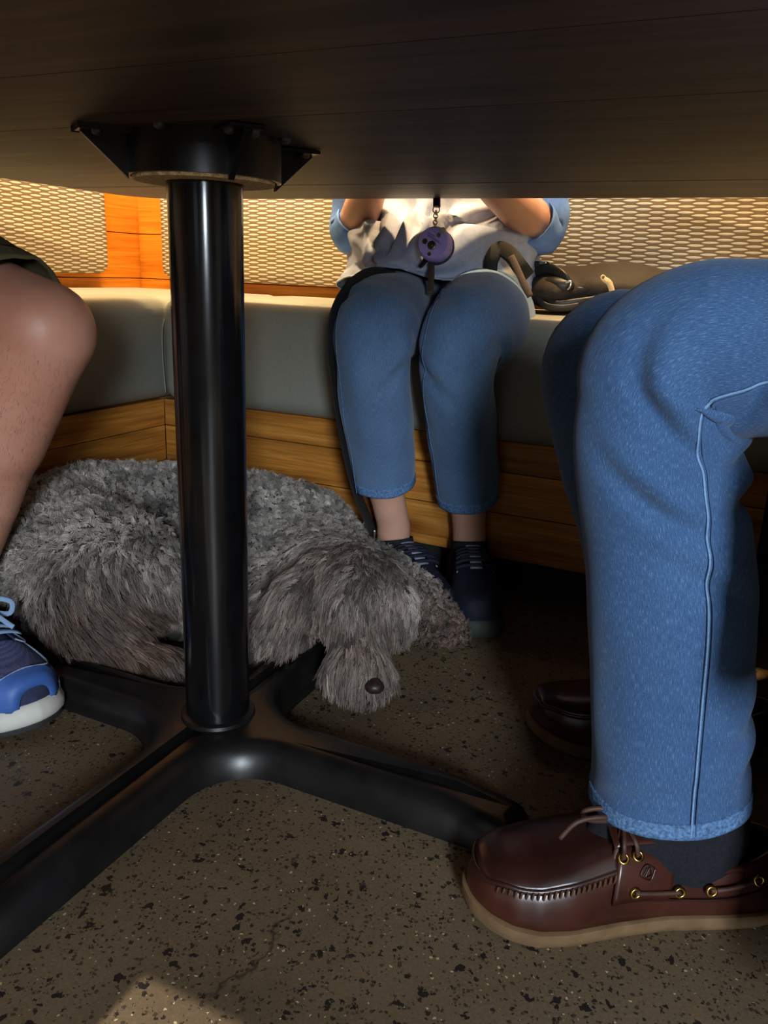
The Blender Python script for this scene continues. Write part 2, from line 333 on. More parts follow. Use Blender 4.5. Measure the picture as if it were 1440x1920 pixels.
# wood planks lining the two bench walls
z0 = 0.42
for k, h in enumerate([0.115, 0.118, 0.12, 0.118, 0.12, 0.12]):
    for side in (0, 1):
        if side == 0:
            cuts = [-0.497, -0.3, 0.55, 1.35, 1.9] if k % 2 else [-0.497, 0.2, 1.1, 1.9]
            for c0, c1 in zip(cuts, cuts[1:]): box('wall_plank', W((c0+c1)/2, 0.508, z0+h/2), (c1-c0-0.0015, 0.023, h-0.002), 'orange_wood', wb, bev=0.001, seg=1, uvm=True, axes=(Aax, Bax, Zax))
        else:
            cuts = [-1.9, -0.9, 0.1, 0.519] if k % 2 else [-1.9, -1.2, -0.3, 0.519]
            for c0, c1 in zip(cuts, cuts[1:]): box('wall_plank', W(-0.508, (c0+c1)/2, z0+h/2), (c1-c0-0.0015, 0.023, h-0.002), 'orange_wood', wl, bev=0.001, seg=1, uvm=True, axes=(Bax, -Aax, Zax))
    z0 += h
# ------------------------------------------------------------------ booth benches
def rpanel(name, org, Ux, Vx, Nx, u0, u1, v0, v1, t_, rad, mat, parent, lv=((0, 0), (0, 0.6), (0.006, 0.9), (0.018, 1.0))):
    """padded rounded rectangle standing on plane org (axes Ux,Vx) and rising along Nx"""
    V, U, Fc, n = [], [], [], 0; K = 7
    def loop(d, h):
        pts = []
        for cx, cy, a0 in ((u1-rad, v1-rad, 0), (u0+rad, v1-rad, 90), (u0+rad, v0+rad, 180), (u1-rad, v0+rad, 270)):
            for k in range(K):
                a = math.radians(a0+90*k/(K-1)); pts.append((cx+(rad-d)*math.cos(a), cy+(rad-d)*math.sin(a), h))
        return pts
    loops = [loop(d, h*t_) for d, h in lv]; n = len(loops[0])
    for lp in loops:
        for x, y, h in lp: V.append(org+Ux*x+Vx*y+Nx*h); U.append((x, y))
    for i in range(len(loops)-1):
        for j in range(n): Fc.append((i*n+j, i*n+(j+1) % n, (i+1)*n+(j+1) % n, (i+1)*n+j))
    Fc.append(tuple(range((len(loops)-1)*n, len(loops)*n))); Fc.append(tuple(range(n-1, -1, -1)))
    return mk(name, V, Fc, mat, parent, org=org, uv=U, sharp=50)
SEAT = 0.511; CB = 0.30
def cushion(c, dims, parent, axes=FRM_AB):
    bm = bmesh.new(); boxbm(bm, c, dims, axes, 0.034, 5)
    return bm_out('seat_cushion', bm, 'vinyl', parent, smooth=True, sharp=80)
def boards(parent, a_axis, c0, c1, plane_pt, nrm):
    for zb, hb in ((0.08, 0.085), (0.165, 0.077), (0.242, 0.057)):
        L = c1-c0; box('front_board', plane_pt+a_axis*(c0+L/2)+nrm*0.011+Zax*(zb+hb/2), (L, 0.022, hb-0.0016), 'oak', parent, axes=(a_axis, nrm, Zax), bev=0.0008, seg=1, uvm=True)
# back section (under the woman)
b1 = thing('booth_bench', 'long grey cushioned wooden booth bench the woman sits on, along the back wall', 'bench', W(0.6, 0.25), 'booth benches')
cu = cushion(W(0.84, 0.235, (SEAT+CB)/2), (1.68, 0.50, SEAT-CB), b1)
boards(b1, Aax, -0.02, 1.17, W(0, 0.02), Bax)
box('toe_kick', W(0.58, 0.30, 0.04), (1.3, 0.42, 0.08), 'kick_black', b1)
box('bench_frame', W(0.84, 0.27, 0.19), (1.66, 0.42, 0.215), 'kick_black', b1)
rpanel('backrest_panel', W(0, 0.494), Aax, Zax, -Bax, -0.385, 1.62, 0.538, 1.02, 0.045, 0.03, 'bench_fabric', b1)
def stitch(pts, parent): tube('cushion_seam', pts, 0.0016, 'vinyl_piping', parent, n=24, m=6)
stitch([W(0.012, -0.012, 0.318), W(0.010, -0.0145, 0.40), W(0.013, -0.0115, 0.46), W(0.022, 0.004, 0.492)], cu)
# left section (runs toward the viewer)
b2 = thing('booth_bench', 'grey cushioned wooden booth bench at the left behind the bare knee', 'bench', W(-0.25, -0.6), 'booth benches')
cushion(W(-0.2505, -0.55, (SEAT+CB)/2), (0.497, 2.06, SEAT-CB), b2)
boards(b2, Bax, -1.5, 0.019, W(-0.02, 0), -Aax)
box('toe_kick', W(-0.30, -0.75, 0.04), (0.42, 1.5, 0.08), 'kick_black', b2)
box('bench_frame', W(-0.28, -0.75, 0.19), (0.42, 1.5, 0.215), 'kick_black', b2)
rpanel('backrest_panel', W(-0.494, 0), Bax, Zax, Aax, -1.4, 0.335, 0.546, 1.02, 0.045, 0.03, 'bench_fabric', b2)
# right section (under the man in jeans)
b3 = thing('booth_bench', 'grey vinyl bench cushion at the right edge under the man in jeans', 'bench', W(1.45, -0.8), 'booth benches')
cu3 = cushion(W(1.45, -0.43, (SEAT+CB)/2-0.01), (0.5, 0.81, SEAT-CB), b3)
box('bench_frame', W(1.47, -0.41, 0.18), (0.42, 0.76, 0.24), 'kick_black', b3)
box('toe_kick', W(1.5, -0.41, 0.03), (0.36, 0.7, 0.06), 'kick_black', b3)
tube('cushion_piping', [W(1.215, -0.81, 0.305), W(1.201, -0.79, 0.297), W(1.2, -0.5, 0.297), W(1.2, -0.05, 0.297)], 0.003, 'vinyl_piping', cu3, n=30, m=8)
# ceiling downlights over the bench
def downlight(a, b, watt, col, cone, label, aim=None):
    o = thing('ceiling_downlight', label, 'lamp', W(a, b, RZ-0.1), 'downlights over the booth')
    lathe('housing', W(a, b, RZ), -Zax, [(0.0, 0), (0.06, 0), (0.06, 0.10), (0.052, 0.10), (0.05, 0.03), (0.0, 0.03)], 'lamp_metal', o)
    l_ = bpy.data.lights.new('downlight_bulb', 'SPOT'); l_.energy = watt; l_.color = col; l_.spot_size = math.radians(cone); l_.spot_blend = 0.5; l_.shadow_soft_size = 0.09
    q = bpy.data.objects.new('downlight_bulb', l_); COL.objects.link(q); q.parent = o; q.location = (0, 0, -0.01)
    if aim is not None: q.rotation_euler = Vector(np.asarray(aim)-W(a, b, RZ-0.11)).to_track_quat('-Z', 'Y').to_euler()
WARM = (1.0, 0.69, 0.35)
downlight(-0.2, 0.18, 420, WARM, 75, 'warm ceiling downlight over the inner corner of the booth', W(-0.35, 0.42, 0.6))
downlight(0.55, 0.16, 110, (1.0, 0.74, 0.48), 75, 'warm ceiling downlight over the seated woman', W(0.55, 0.45, 0.6))
downlight(1.25, 0.16, 380, (1.0, 0.62, 0.26), 75, 'warm ceiling downlight over the black bag end of the bench', W(1.25, 0.45, 0.6))
downlight(-0.25, -0.6, 230, WARM, 75, 'warm ceiling downlight over the left bench', W(-0.45, -0.5, 0.6))
# ------------------------------------------------------------------ table
PA, PB = 0.584, -0.606; TZ = 0.70
tb = thing('pedestal_table', 'dark plank restaurant table on a black steel post with cross base', 'table', W(PA, PB, 0))
jb = [0.028, -0.19, -0.405, -0.605, -0.692, -0.87, -1.06, -1.24]; TA0, TA1 = -0.04, 1.21; RC = 0.10
for b_hi, b_lo in zip(jb, jb[1:]):
    pts = []
    ar = []
    for bb in np.linspace(b_lo+0.0005, b_hi-0.0005, 15):
        dd_ = max(0, bb-(jb[0]-RC), (jb[-1]+RC)-bb); ar.append((RC-math.sqrt(max(0, RC*RC-dd_*dd_)), bb))
    pl = [(TA0+x, y) for x, y in ar] + [(TA1-x, y) for x, y in reversed(ar)]
    bm = bmesh.new(); lay = bm.loops.layers.uv.new('UVMap'); dz = random.uniform(-0.0006, 0.0006)
    bot = [bm.verts.new(Vector(W(x, y, TZ+dz))) for x, y in pl]; top = [bm.verts.new(Vector(W(x, y, TZ+0.038))) for x, y in pl]
    bm.faces.new(bot[::-1]); bm.faces.new(top); n = len(pl)
    for i in range(n): bm.faces.new((bot[i], bot[(i+1) % n], top[(i+1) % n], top[i]))
    off = (random.uniform(0, 9), random.uniform(0, 9))
    for f_ in bm.faces:
        for lp in f_.loops: p = np.array(lp.vert.co)-Q0; lp[lay].uv = (p@Aax+off[0], p@Bax+p[2]+off[1])
    bm_out('top_plank', bm, 'dark_wood', tb)
# cross base
def cross_loop(d, z, hwid=0.043, L=0.405, Rf=0.075):
    out = []; hw_ = hwid-d; cc = hwid+Rf
    for k in range(4):
        ca, sa = math.cos(k*math.pi/2), math.sin(k*math.pi/2); q = []
        tip = [(L-hwid*0.55+(hwid*0.55-d)*math.cos(a), hw_*math.sin(a)) for a in np.linspace(-math.pi/2, math.pi/2, 9)]; q += tip
        for s_ in np.linspace(L-hwid*0.55, cc, 5)[1:-1]: q.append((s_, hw_))
        for a in np.linspace(-math.pi/2, -math.pi, 9): q.append((cc+(Rf+d)*math.cos(a), cc+(Rf+d)*math.sin(a)))
        for s_ in np.linspace(cc, L-hwid*0.55, 5)[1:-1]: q.append((hw_, s_))
        out += [(x*ca-y*sa, x*sa+y*ca) for x, y in q]
    return [(x, y, z) for x, y in out]
lv = [(0, 0), (0.001, 0.008), (0.008, 0.024), (0.017, 0.0345), (0.024, 0.0375), (0.031, 0.038)]
loops = [cross_loop(d, z) for d, z in lv]; V, Fc = [], []; n = len(loops[0])
for lp in loops:
    for x, y, z in lp:
        rr_ = math.hypot(x, y); fz = 1.0 if rr_ < 0.3 else 1-0.55*((rr_-0.3)/0.105)**2
        V.append(W(PA+x, PB+y, max(0, z*fz)))
for i in range(len(loops)-1):
    for j in range(n): Fc.append((i*n+j, i*n+(j+1) % n, (i+1)*n+(j+1) % n, (i+1)*n+j))
Fc.append(tuple(range((len(loops)-1)*n, len(loops)*n)))
mk('cross_base', V, Fc, 'black_cast', tb, sharp=60)
pc = W(PA, PB, 0)
lathe('base_collar', pc, Zax, [(0.0, 0.036), (0.0465, 0.037), (0.045, 0.042), (0.040, 0.044), (0.0, 0.044)], 'black_cast', tb, n=40)
lathe('post', pc, Zax, [(0.039, 0.03), (0.039, 0.699), (0.0, 0.699)], 'black_paint', tb, n=64)
# spider mount at the top of the post
lathe('mount_drum', pc, Zax, [(0.074, 0.660), (0.079, 0.660), (0.079, 0.6995), (0.074, 0.6995), (0.074, 0.660)], 'black_cast', tb, n=48)
lathe('filler_disc', pc, Zax, [(0.0395, 0.657), (0.072, 0.657), (0.073, 0.662), (0.073, 0.698), (0.0395, 0.698)], 'particle_board', tb, n=48)
for k in range(4):
    a = math.radians(56+90*k); d = Aax*math.cos(a)+Bax*math.sin(a); e = np.cross(Zax, d); bm = bmesh.new(); pr = [(0.078, 0.655), (0.079, 0.699), (0.121, 0.699), (0.121, 0.693)]
    fr = [bm.verts.new(Vector(pc+d*x+Zax*z+e*0.003)) for x, z in pr]; bk = [bm.verts.new(Vector(pc+d*x+Zax*z-e*0.003)) for x, z in pr]
    bm.faces.new(fr); bm.faces.new(bk[::-1])
    for i in range(4): bm.faces.new((fr[i], bk[i], bk[(i+1) % 4], fr[(i+1) % 4]))
    boxbm(bm, pc+d*0.100+Zax*0.6972, (0.050, 0.034, 0.004), (d, e, Zax), 0.001, 1)
    fin = bm_out('mount_fin', bm, 'black_cast', tb)
    for s_ in (-1, 1): lathe('bolt', pc+d*0.108+e*0.0115*s_+Zax*0.6952, -Zax, [(0.0055, 0), (0.0055, 0.003), (0.003, 0.005), (0, 0.005)], 'bolt_steel', fin, n=10)
for k in range(4):
    a = math.radians(11+90*k); d = Aax*math.cos(a)+Bax*math.sin(a)
    lathe('bolt', pc+d*0.088+Zax*0.6995, -Zax, [(0.006, 0), (0.006, 0.003), (0.003, 0.005), (0, 0.005)], 'bolt_steel', tb, n=10)
# ------------------------------------------------------------------ cloth, skin and leather materials
def denim(name, dark, mid, light):
    t = NT(name); a = t.coord('UV', (1500, 130, 1)); b = t.coord('UV', (1600, 800, 1)); c = t.coord('UV', (9, 6, 1))
    n1 = t.noise(a, 1.0, 4, 0.65); n2 = t.noise(b, 1.0, 2, 0.6); n3 = t.noise(c, 1.0, 3, 0.6)
    r1 = t.ramp(n1, [(0.2, dark), (0.55, mid), (0.85, light)]); r2 = t.ramp(n2, [(0.3, (0.7, 0.7, 0.72, 1)), (0.7, (1.25, 1.25, 1.2, 1))])
    m = t.mix(0.75, r1, r2, 'MULTIPLY'); r3 = t.ramp(n3, [(0.3, (0.75, 0.78, 0.82, 1)), (0.7, (1.25, 1.22, 1.15, 1))])
    m = t.mix(0.7, m, r3, 'MULTIPLY'); t.col(m); t.set(Roughness=0.9, Specular_IOR_Level=0.15); t.bump(n2, 0.35, 0.0008)
    try: t.set(Sheen_Weight=0.15)
    except KeyError: pass
    M[name] = t.m
denim('denim', lin(40, 64, 100), lin(63, 95, 138), lin(134, 162, 194))
denim('denim_faded', lin(60, 84, 116), lin(86, 114, 150), lin(132, 158, 188))
plain('denim_stitch', lin(112, 146, 184), 0.9, 0, 0.2, 300, 0.3)
plain('denim_hem', lin(88, 120, 160), 0.95, 0, 0.55, 330, 0.6, 0.1, 0.002)
def skin(name, c1, c2, rough=0.48):
    t = NT(name); co = t.coord('Object'); n = t.noise(co, 9, 4); n2 = t.noise(co, 260, 3); t.col(t.ramp(n, [(0.3, c1), (0.7, c2)]))
    t.set(Roughness=rough, Subsurface_Weight=0.12, Subsurface_Scale=0.01); t.b.inputs['Subsurface Radius'].default_value = (1.0, 0.35, 0.2); t.bump(n2, 0.12, 0.0006); M[name] = t.m
skin('skin', lin(186, 138, 116), lin(208, 162, 140)); skin('skin_tan', lin(180, 120, 96), lin(204, 150, 126))
plain('shirt_grey', lin(168, 176, 196), 0.9, 0, 0.10, 90, 0.2, 0.1); plain('sleeve_daylit_blue', lin(112, 150, 218), 0.9, 0, 0.15, 60, 0.2, 0.1)  # sleeves of the same pale shirt, with daylight's blue cast painted into their colour
plain('olive_cloth', lin(104, 98, 72), 0.9, 0, 0.12, 200, 0.3, 0.1); plain('navy_shirt', lin(50, 56, 76), 0.9, 0, 0.1, 100, 0.2, 0.1)
plain('grey_shirt', lin(120, 120, 118), 0.9, 0, 0.1, 100, 0.2, 0.1)
plain('sock_black', lin(34, 35, 40), 0.95, 0, 0.25, 400, 0.5, 0.1)
plain('leather', lin(62, 30, 22), 0.30, 0, 0.35, 26, 0.12, 0.55, 0.0006); plain('leather_dark', lin(48, 24, 19), 0.28, 0, 0.3, 30, 0.12, 0.55, 0.0006)
plain('lace_leather', lin(70, 42, 30), 0.6, 0, 0.3, 90, 0.3); plain('gum_sole', lin(112, 88, 62), 0.75, 0, 0.2, 60, 0.2, 0.2); plain('moc_thread', lin(96, 62, 44), 0.7)
plain('sneak_navy', lin(52, 58, 84), 0.75, 0, 0.15, 200, 0.2, 0.2); plain('sneak_blue', lin(66, 104, 178), 0.5, 0, 0.12, 40, 0.1); plain('foam_white', lin(218, 216, 206), 0.6, 0, 0.05)
plain('sneak_green', lin(78, 92, 92), 0.6); plain('rubber_dark', lin(50, 52, 54), 0.7); plain('lace_blue', lin(140, 170, 206), 0.8, 0, 0.1, 300, 0.4)
plain('piping_pale', lin(150, 165, 190), 0.6); plain('sneak_black', lin(24, 27, 42), 0.7, 0, 0.2, 200, 0.2, 0.25); plain('sole_grey', lin(44, 50, 46), 0.7); plain('strap_black', lin(20, 19, 20), 0.75, 0, 0.3, 500, 0.5)
plain('reflect_grey', lin(120, 124, 140), 0.4); plain('hair_grey', lin(120, 112, 104), 0.7, 0, 0.4, 120, 0.6); plain('hair_brown', lin(62, 46, 36), 0.7, 0, 0.4, 120, 0.6); plain('eye_white', lin(225, 222, 216), 0.3)
t = NT('mesh_knit'); co = t.coord('Object', (1, 1, 1)); v = t.n('ShaderNodeTexVoronoi'); v.inputs['Scale'].default_value = 420; v.inputs['Randomness'].default_value = 0.25; t.l(co, 0, v, 0)
t.col(t.ramp(v, [(0.25, lin(42, 46, 84)), (0.55, lin(98, 106, 150))])); t.set(Roughness=0.7); t.bump(v, 0.6, 0.001); M['mesh_knit'] = t.m
# ------------------------------------------------------------------ body helpers
def head_balls(c, face):
    side = np.cross(Zax, face); c = np.asarray(c)
    return [('e', c, (0.078, 0.095, 0.112), (side, face, Zax)), ('e', c+face*0.03-Zax*0.06, (0.055, 0.06, 0.055), (side, face, Zax)), ('e', c+face*0.1-Zax*0.015, (0.013, 0.018, 0.024), (side, face, Zax)),
            ('e', c+side*0.08-Zax*0.005, (0.012, 0.022, 0.032), (side, face, Zax)), ('e', c-side*0.08-Zax*0.005, (0.012, 0.022, 0.032), (side, face, Zax)), ('e', c+face*0.078-Zax*0.06, (0.024, 0.014, 0.009), (side, face, Zax)),
            ('c', c-Zax*0.08-face*0.015, 0.055, c-Zax*0.19-face*0.03, 0.062)]
def head_extras(c, face, hair, p):
    side = np.cross(Zax, face); c = np.asarray(c)
    blob('hair', [('e', c-face*0.018+Zax*0.022, (0.088, 0.1, 0.108), (side, face, Zax)), ('e', c-face*0.05-Zax*0.03, (0.078, 0.06, 0.09), (side, face, Zax))], hair, p, 0.012, 3)
    for s_ in (-1, 1): lathe('eye', c+side*0.032*s_+face*0.079+Zax*0.008, face, [(0.013, 0.0), (0.011, 0.006), (0.006, 0.009), (0, 0.0095)], 'eye_white', p, 12)
def hand_balls(wr, d, up, s=1):
    """palm and five fingers lying flat, d = finger direction, thumb on the side s"""
    d = d/np.linalg.norm(d); side = np.cross(up, d)*s; b = [('c', wr, 0.026, wr+d*0.03, 0.028), ('e', wr+d*0.065, (0.045, 0.04, 0.016), (d, side, up))]
    for k, (o_, ln) in enumerate(((0.033, 0.066), (0.011, 0.076), (-0.011, 0.072), (-0.032, 0.056))):
        p0 = wr+d*0.095+side*o_; p1 = p0+d*ln*0.55+up*0.006; p2 = p0+d*ln-up*0.006; b += [('c', p0, 0.0095, p1, 0.009), ('c', p1, 0.009, p2, 0.0078)]
    p0 = wr+d*0.04+side*0.035; p1 = p0+d*0.03+side*0.028; b += [('c', p0, 0.012, p1, 0.0105), ('c', p1, 0.0105, p1+d*0.03+side*0.008, 0.009)]
    return b
def legrows(L, aspect=1.0):
    rows = []
    for q in L:
        if len(q) == 4: P = G(*q[:3]); r_ = q[3]*dep(P)/FPX
        else: P = np.asarray(q[0]); r_ = q[1]
        rows.append([*P, r_*aspect, r_])
    return rows
def join_lofts(name, lofts, mat, parent, extra=()):
    V, Fc, U = [], [], []
    for L in lofts:
        v, f_, u = L.mesh(False, True); b = len(V); V += list(v); U += list(u); Fc += [tuple(i+b for i in q) for q in f_]
    for c, rr, ax in extra:
        bm = bmesh.new(); bmesh.ops.create_icosphere(bm, subdivisions=4, radius=1); b = len(V)
        for v in bm.verts: V.append(np.asarray(c)+ax[0]*v.co.x*rr[0]+ax[1]*v.co.y*rr[1]+ax[2]*v.co.z*rr[2]); U.append((v.co.x*0.2, v.co.z*0.2))
        Fc += [tuple(v.index+b for v in q.verts) for q in bm.faces]; bm.free()
    o = mk(name, V, Fc, mat, parent, uv=U); md = o.modifiers.new('thickness', 'SOLIDIFY'); md.thickness = 0.0018; md.offset = -1; return o
def hem_band(L, parent, f1, mat='denim_hem', off=0.0016):
    V, Fc, U = L.mesh(False, False, 0.0, f1, off, 6); o = mk('hem', V, Fc, mat, parent, uv=U); md = o.modifiers.new('thickness', 'SOLIDIFY'); md.thickness = 0.003; md.offset = -1; return o
def seam(L, parent, prof, name='side_seam', r_=0.0012, mat='denim_stitch'):
    fs = np.linspace(prof[0][1], prof[-1][1], 150); an_ = np.interp(fs, [p[1] for p in prof], [p[0] for p in prof]); an_ = np.convolve(np.pad(an_, 7, mode='edge'), np.ones(15)/15, 'valid'); return tube(name, [L.at(float(a), q, 0.0010) for a, q in zip(an_, fs)], r_, mat, parent, n=300, m=6)
# ------------------------------------------------------------------ shoes
def tab(t_, T): return float(np.interp(t_, [q[0] for q in T], [q[1] for q in T]))
PLAN = [(0, 0.0), (0.006, 0.30), (0.02, 0.48), (0.05, 0.63), (0.1, 0.72), (0.2, 0.76), (0.4, 0.76), (0.55, 0.86), (0.7, 1.0), (0.8, 0.99), (0.88, 0.87), (0.94, 0.66), (0.975, 0.43), (0.993, 0.22), (1, 0)]
class Shoe:
    def __init__(s, heel, dirn, L, hw, H, Gp, z0, side=1, ey=0.7, ez=0.75, curve=0.012):
        s.h = np.array(heel, float); s.d = np.array([dirn[0], dirn[1], 0.0]); s.d /= np.linalg.norm(s.d); s.s = np.cross(Zax, s.d)*side; s.L, s.hw, s.H, s.Gp, s.z0, s.ey, s.ez, s.curve = L, hw, H, Gp, z0, ey, ez, curve
    def lift(s, t_): return 0.012*max(0, (t_-0.75)/0.25)**2
    def at(s, t_, ph, off=0.0):
        w_ = tab(t_, PLAN)*s.hw+off*(1 if 0.02 < t_ < 0.98 else 0); c, sn = math.cos(ph), math.sin(ph); y = w_*math.copysign(abs(c)**s.ey, c); h_ = tab(t_, s.H)+off
        lng = t_*s.L + (off if t_ > 0.95 else (-off if t_ < 0.05 else 0))
        return s.h+s.d*lng+s.s*(y+s.curve*(t_**2))+Zax*(s.z0+s.lift(t_)+h_*abs(sn)**s.ez)
    def upper(s, name, mat, parent, nt=70, k=14):
        V, Fc = [], []; ts = [(1-math.cos(math.pi*i/(nt-1)))/2 for i in range(nt)]
        for sd in (0, 1):
            for t_ in ts:
                g = tab(t_, s.Gp)
                for j in range(k+1):
                    p = (math.pi/2-g)*j/k; V.append(s.at(t_, p if sd == 0 else math.pi-p))
        for sd in (0, 1):
            for i in range(nt-1):
                for j in range(k):
                    a = sd*nt*(k+1)+i*(k+1)+j; q = (a, a+1, a+k+2, a+k+1); Fc.append(q if sd else q[::-1])
        o = mk(name, V, Fc, mat, parent); bm = bmesh.new(); bm.from_mesh(o.data); bmesh.ops.remove_doubles(bm, verts=bm.verts[:], dist=0.0004); bmesh.ops.recalc_face_normals(bm, faces=bm.faces[:]); bm.to_mesh(o.data); bm.free()
        o.data.polygons.foreach_set('use_smooth', [True]*len(o.data.polygons)); md = o.modifiers.new('thickness', 'SOLIDIFY'); md.thickness = 0.003; md.offset = -1; return o
    def sole(s, name, mat, parent, lv, nt=48):
        """lv = [(outset, z)] from ground up"""
        V, Fc = [], []; ts = [(1-math.cos(math.pi*i/(nt-1)))/2 for i in range(nt)]; n = 2*nt-2
        for off, z in lv:
            for sd in (0, 1):
                for t_ in (ts if sd == 0 else ts[-2:0:-1]):
                    w_ = tab(t_, PLAN)*(s.hw+off); x = (t_-0.5)*(s.L+2*off)+s.L/2; V.append(s.h+s.d*x+s.s*((w_ if sd == 0 else -w_)+s.curve*t_**2)+Zax*(z+s.lift(t_)))
        for i in range(len(lv)-1):
            for j in range(n): Fc.append((i*n+j, i*n+(j+1) % n, (i+1)*n+(j+1) % n, (i+1)*n+j))
        Fc += [tuple(range(n)), tuple(range((len(lv)-1)*n, len(lv)*n))]
        o = mk(name, V, Fc, mat, parent, sharp=50); bm = bmesh.new(); bm.from_mesh(o.data); bmesh.ops.recalc_face_normals(bm, faces=bm.faces[:]); bm.to_mesh(o.data); bm.free(); return o
    def patch(s, name, mat, parent, fn, off=0.0016, nu=16, nv=12):
        """fn(u,v)->(t,phi)"""
        V = [s.at(*fn(i/(nu-1), j/(nv-1)), off) for i in range(nu) for j in range(nv)]; Fc = [(i*nv+j, i*nv+j+1, (i+1)*nv+j+1, (i+1)*nv+j) for i in range(nu-1) for j in range(nv-1)]
        o = mk(name, V, Fc, mat, parent); md = o.modifiers.new('thickness', 'SOLIDIFY'); md.thickness = 0.002; md.offset = 0; return o
    def line(s, name, mat, parent, tp, r_=0.0012, off=0.001, n=50): return tube(name, [s.at(a, b, off) for a, b in tp], r_, mat, parent, n=n, m=6)
def collar(S_, name, mat, parent, r_=0.003):
    ts = np.linspace(0.004, 0.52, 26); P = [S_.at(t_, math.pi/2-tab(t_, S_.Gp)) for t_ in ts[::-1]]+[S_.at(t_, math.pi/2+tab(t_, S_.Gp)) for t_ in ts]
    return tube(name, P, r_, mat, parent, n=80, m=8)
def boat_shoe(person, heel, dirn, L, hw, side, detail=True):
    H = [(0, 0.060), (0.1, 0.060), (0.3, 0.058), (0.45, 0.072), (0.55, 0.073), (0.65, 0.064), (0.8, 0.053), (0.9, 0.047), (0.96, 0.038), (1, 0.012)]
    Gp = [(0, 0.15), (0.05, 0.42), (0.15, 0.72), (0.3, 0.82), (0.42, 0.62), (0.50, 0.32), (0.54, 0.0), (1, 0)]
    S_ = Shoe(heel, dirn, L, hw, H, Gp, 0.011, side, 0.62, 0.62); sh = S_.upper('shoe', 'leather', person); sh['label'] = 'brown leather boat shoe'
    S_.sole('sole', 'gum_sole', sh, [(-0.001, 0.0), (0.003, 0.002), (0.0045, 0.008), (0.004, 0.0155), (0.001, 0.0165)])
    collar(S_, 'collar_binding', 'leather', sh, 0.0035)
    pm = 0.72
    # raised moccasin seam around the toe and the vamp plug inside it
    side1 = [(t_, pm+0.12*max(0, (t_-0.85)/0.1)) for t_ in np.linspace(0.56, 0.955, 14)]; path = side1+[(0.955+0.018*math.sin(math.pi*x), 0.84+(math.pi-1.68)*x) for x in (0.15, 0.3, 0.5, 0.7, 0.85)]+[(t_, math.pi-p) for t_, p in side1[::-1]]
    S_.line('moccasin_seam', 'leather_dark', sh, path, 0.0032, 0.001, 90)
    S_.patch('vamp', 'leather_dark', sh, lambda u, v: (0.56+(0.39+0.02*math.sin(math.pi*v))*u, (pm+0.12*max(0, (0.40*u-0.29)/0.1))+(math.pi-2*(pm+0.12*max(0, (0.40*u-0.29)/0.1)))*v), 0.0018, 24, 18)
    if detail:
        for q in np.linspace(0.58, 0.93, 22):
            for ph in (pm-0.10, ): tube('stitch', [S_.at(q, ph-0.07, 0.001), S_.at(q-0.002, ph, 0.0035), S_.at(q-0.004, ph+0.07, 0.004)], 0.0011, 'moc_thread', sh, n=6, m=5)
    for m_ in ((lambda p: p), (lambda p: math.pi-p)):
        S_.patch('eyestay', 'leather', sh, lambda u, v: (0.585-0.185*u-0.03*v, m_(0.22+(1.22-0.32*u)*v)), 0.0032, 14, 14)
        S_.line('side_welt', 'leather_dark', sh, [(0.575, m_(0.28)), (0.40, m_(0.20)), (0.2, m_(0.24)), (0.05, m_(0.36))], 0.0012, 0.002)
    S_.patch('tongue', 'leather', sh, lambda u, v: (0.58-0.17*u, 1.12+0.9*v), 0.006+0.006, 12, 12)
    eyes = [(0.505, 0.96), (0.552, 0.93), (0.515, 0.34), (0.37, 0.34), (0.27, 0.40), (0.12, 0.55)] if detail else []
    for t_, p in eyes:
        c = S_.at(t_, p, 0.0055); n_ = S_.at(t_, p, 0.02)-S_.at(t_, p, 0.0); n_[2] += 0.004; n_ /= np.linalg.norm(n_)
        c_ = S_.at(t_+0.01, p, 0.005)-S_.at(t_-0.01, p, 0.005); c2_ = S_.at(t_, p+0.06, 0.005)-S_.at(t_, p-0.06, 0.005); nn_ = np.cross(c_, c2_); nn_ *= np.sign(nn_@n_)/np.linalg.norm(nn_)
        ring('eyelet', c, nn_, 0.0042, 0.0015, 'brass', sh, 18, 8)
    if detail:
        ln = [S_.at(t_, p, 0.0055) for t_, p in ((0.515, 0.34), (0.45, 0.31), (0.37, 0.34))]; tube('lace', ln, 0.0022, 'lace_leather', sh, n=20)
        tube('lace', [S_.at(t_, p, 0.0045) for t_, p in ((0.27, 0.40), (0.2, 0.44), (0.12, 0.55))], 0.0022, 'lace_leather', sh, n=20)
        K = S_.at(0.535, 1.5, 0.016); tube('lace', [S_.at(0.505, 0.96, 0.006), S_.at(0.515, 1.15, 0.014), K], 0.0023, 'lace_leather', sh, n=20); tube('lace', [S_.at(0.552, 0.93, 0.006), S_.at(0.556, 1.1, 0.016), K], 0.0023, 'lace_leather', sh, n=20)
        d, s_ = S_.d, S_.s; nr = -s_ if (S_.s@np.array([0, -1, 0])) < 0 else s_
        tube('lace', [K, K+d*0.02+Zax*0.008+nr*0.006, K+d*0.045+Zax*0.004+nr*0.008, K+d*0.06-Zax*0.012+nr*0.010], 0.0024, 'lace_leather', sh, n=24)
        tube('lace', [K, K+d*0.018+Zax*0.011-nr*0.002, K+d*0.036+Zax*0.006-nr*0.004, K+d*0.03-Zax*0.004-nr*0.006, K], 0.0024, 'lace_leather', sh, n=30)
        tube('lace', [K, K-d*0.016+Zax*0.012, K-d*0.03+Zax*0.009-nr*0.006], 0.0024, 'lace_leather', sh, n=18)
        tube('lace', [K, K+nr*0.014-Zax*0.006+d*0.006, K+nr*0.022-Zax*0.025+d*0.012], 0.0024, 'lace_leather', sh, n=18)
        blob('lace_knot', [('e', K, (0.007, 0.006, 0.006))], 'lace_leather', sh, 0.002, 2)
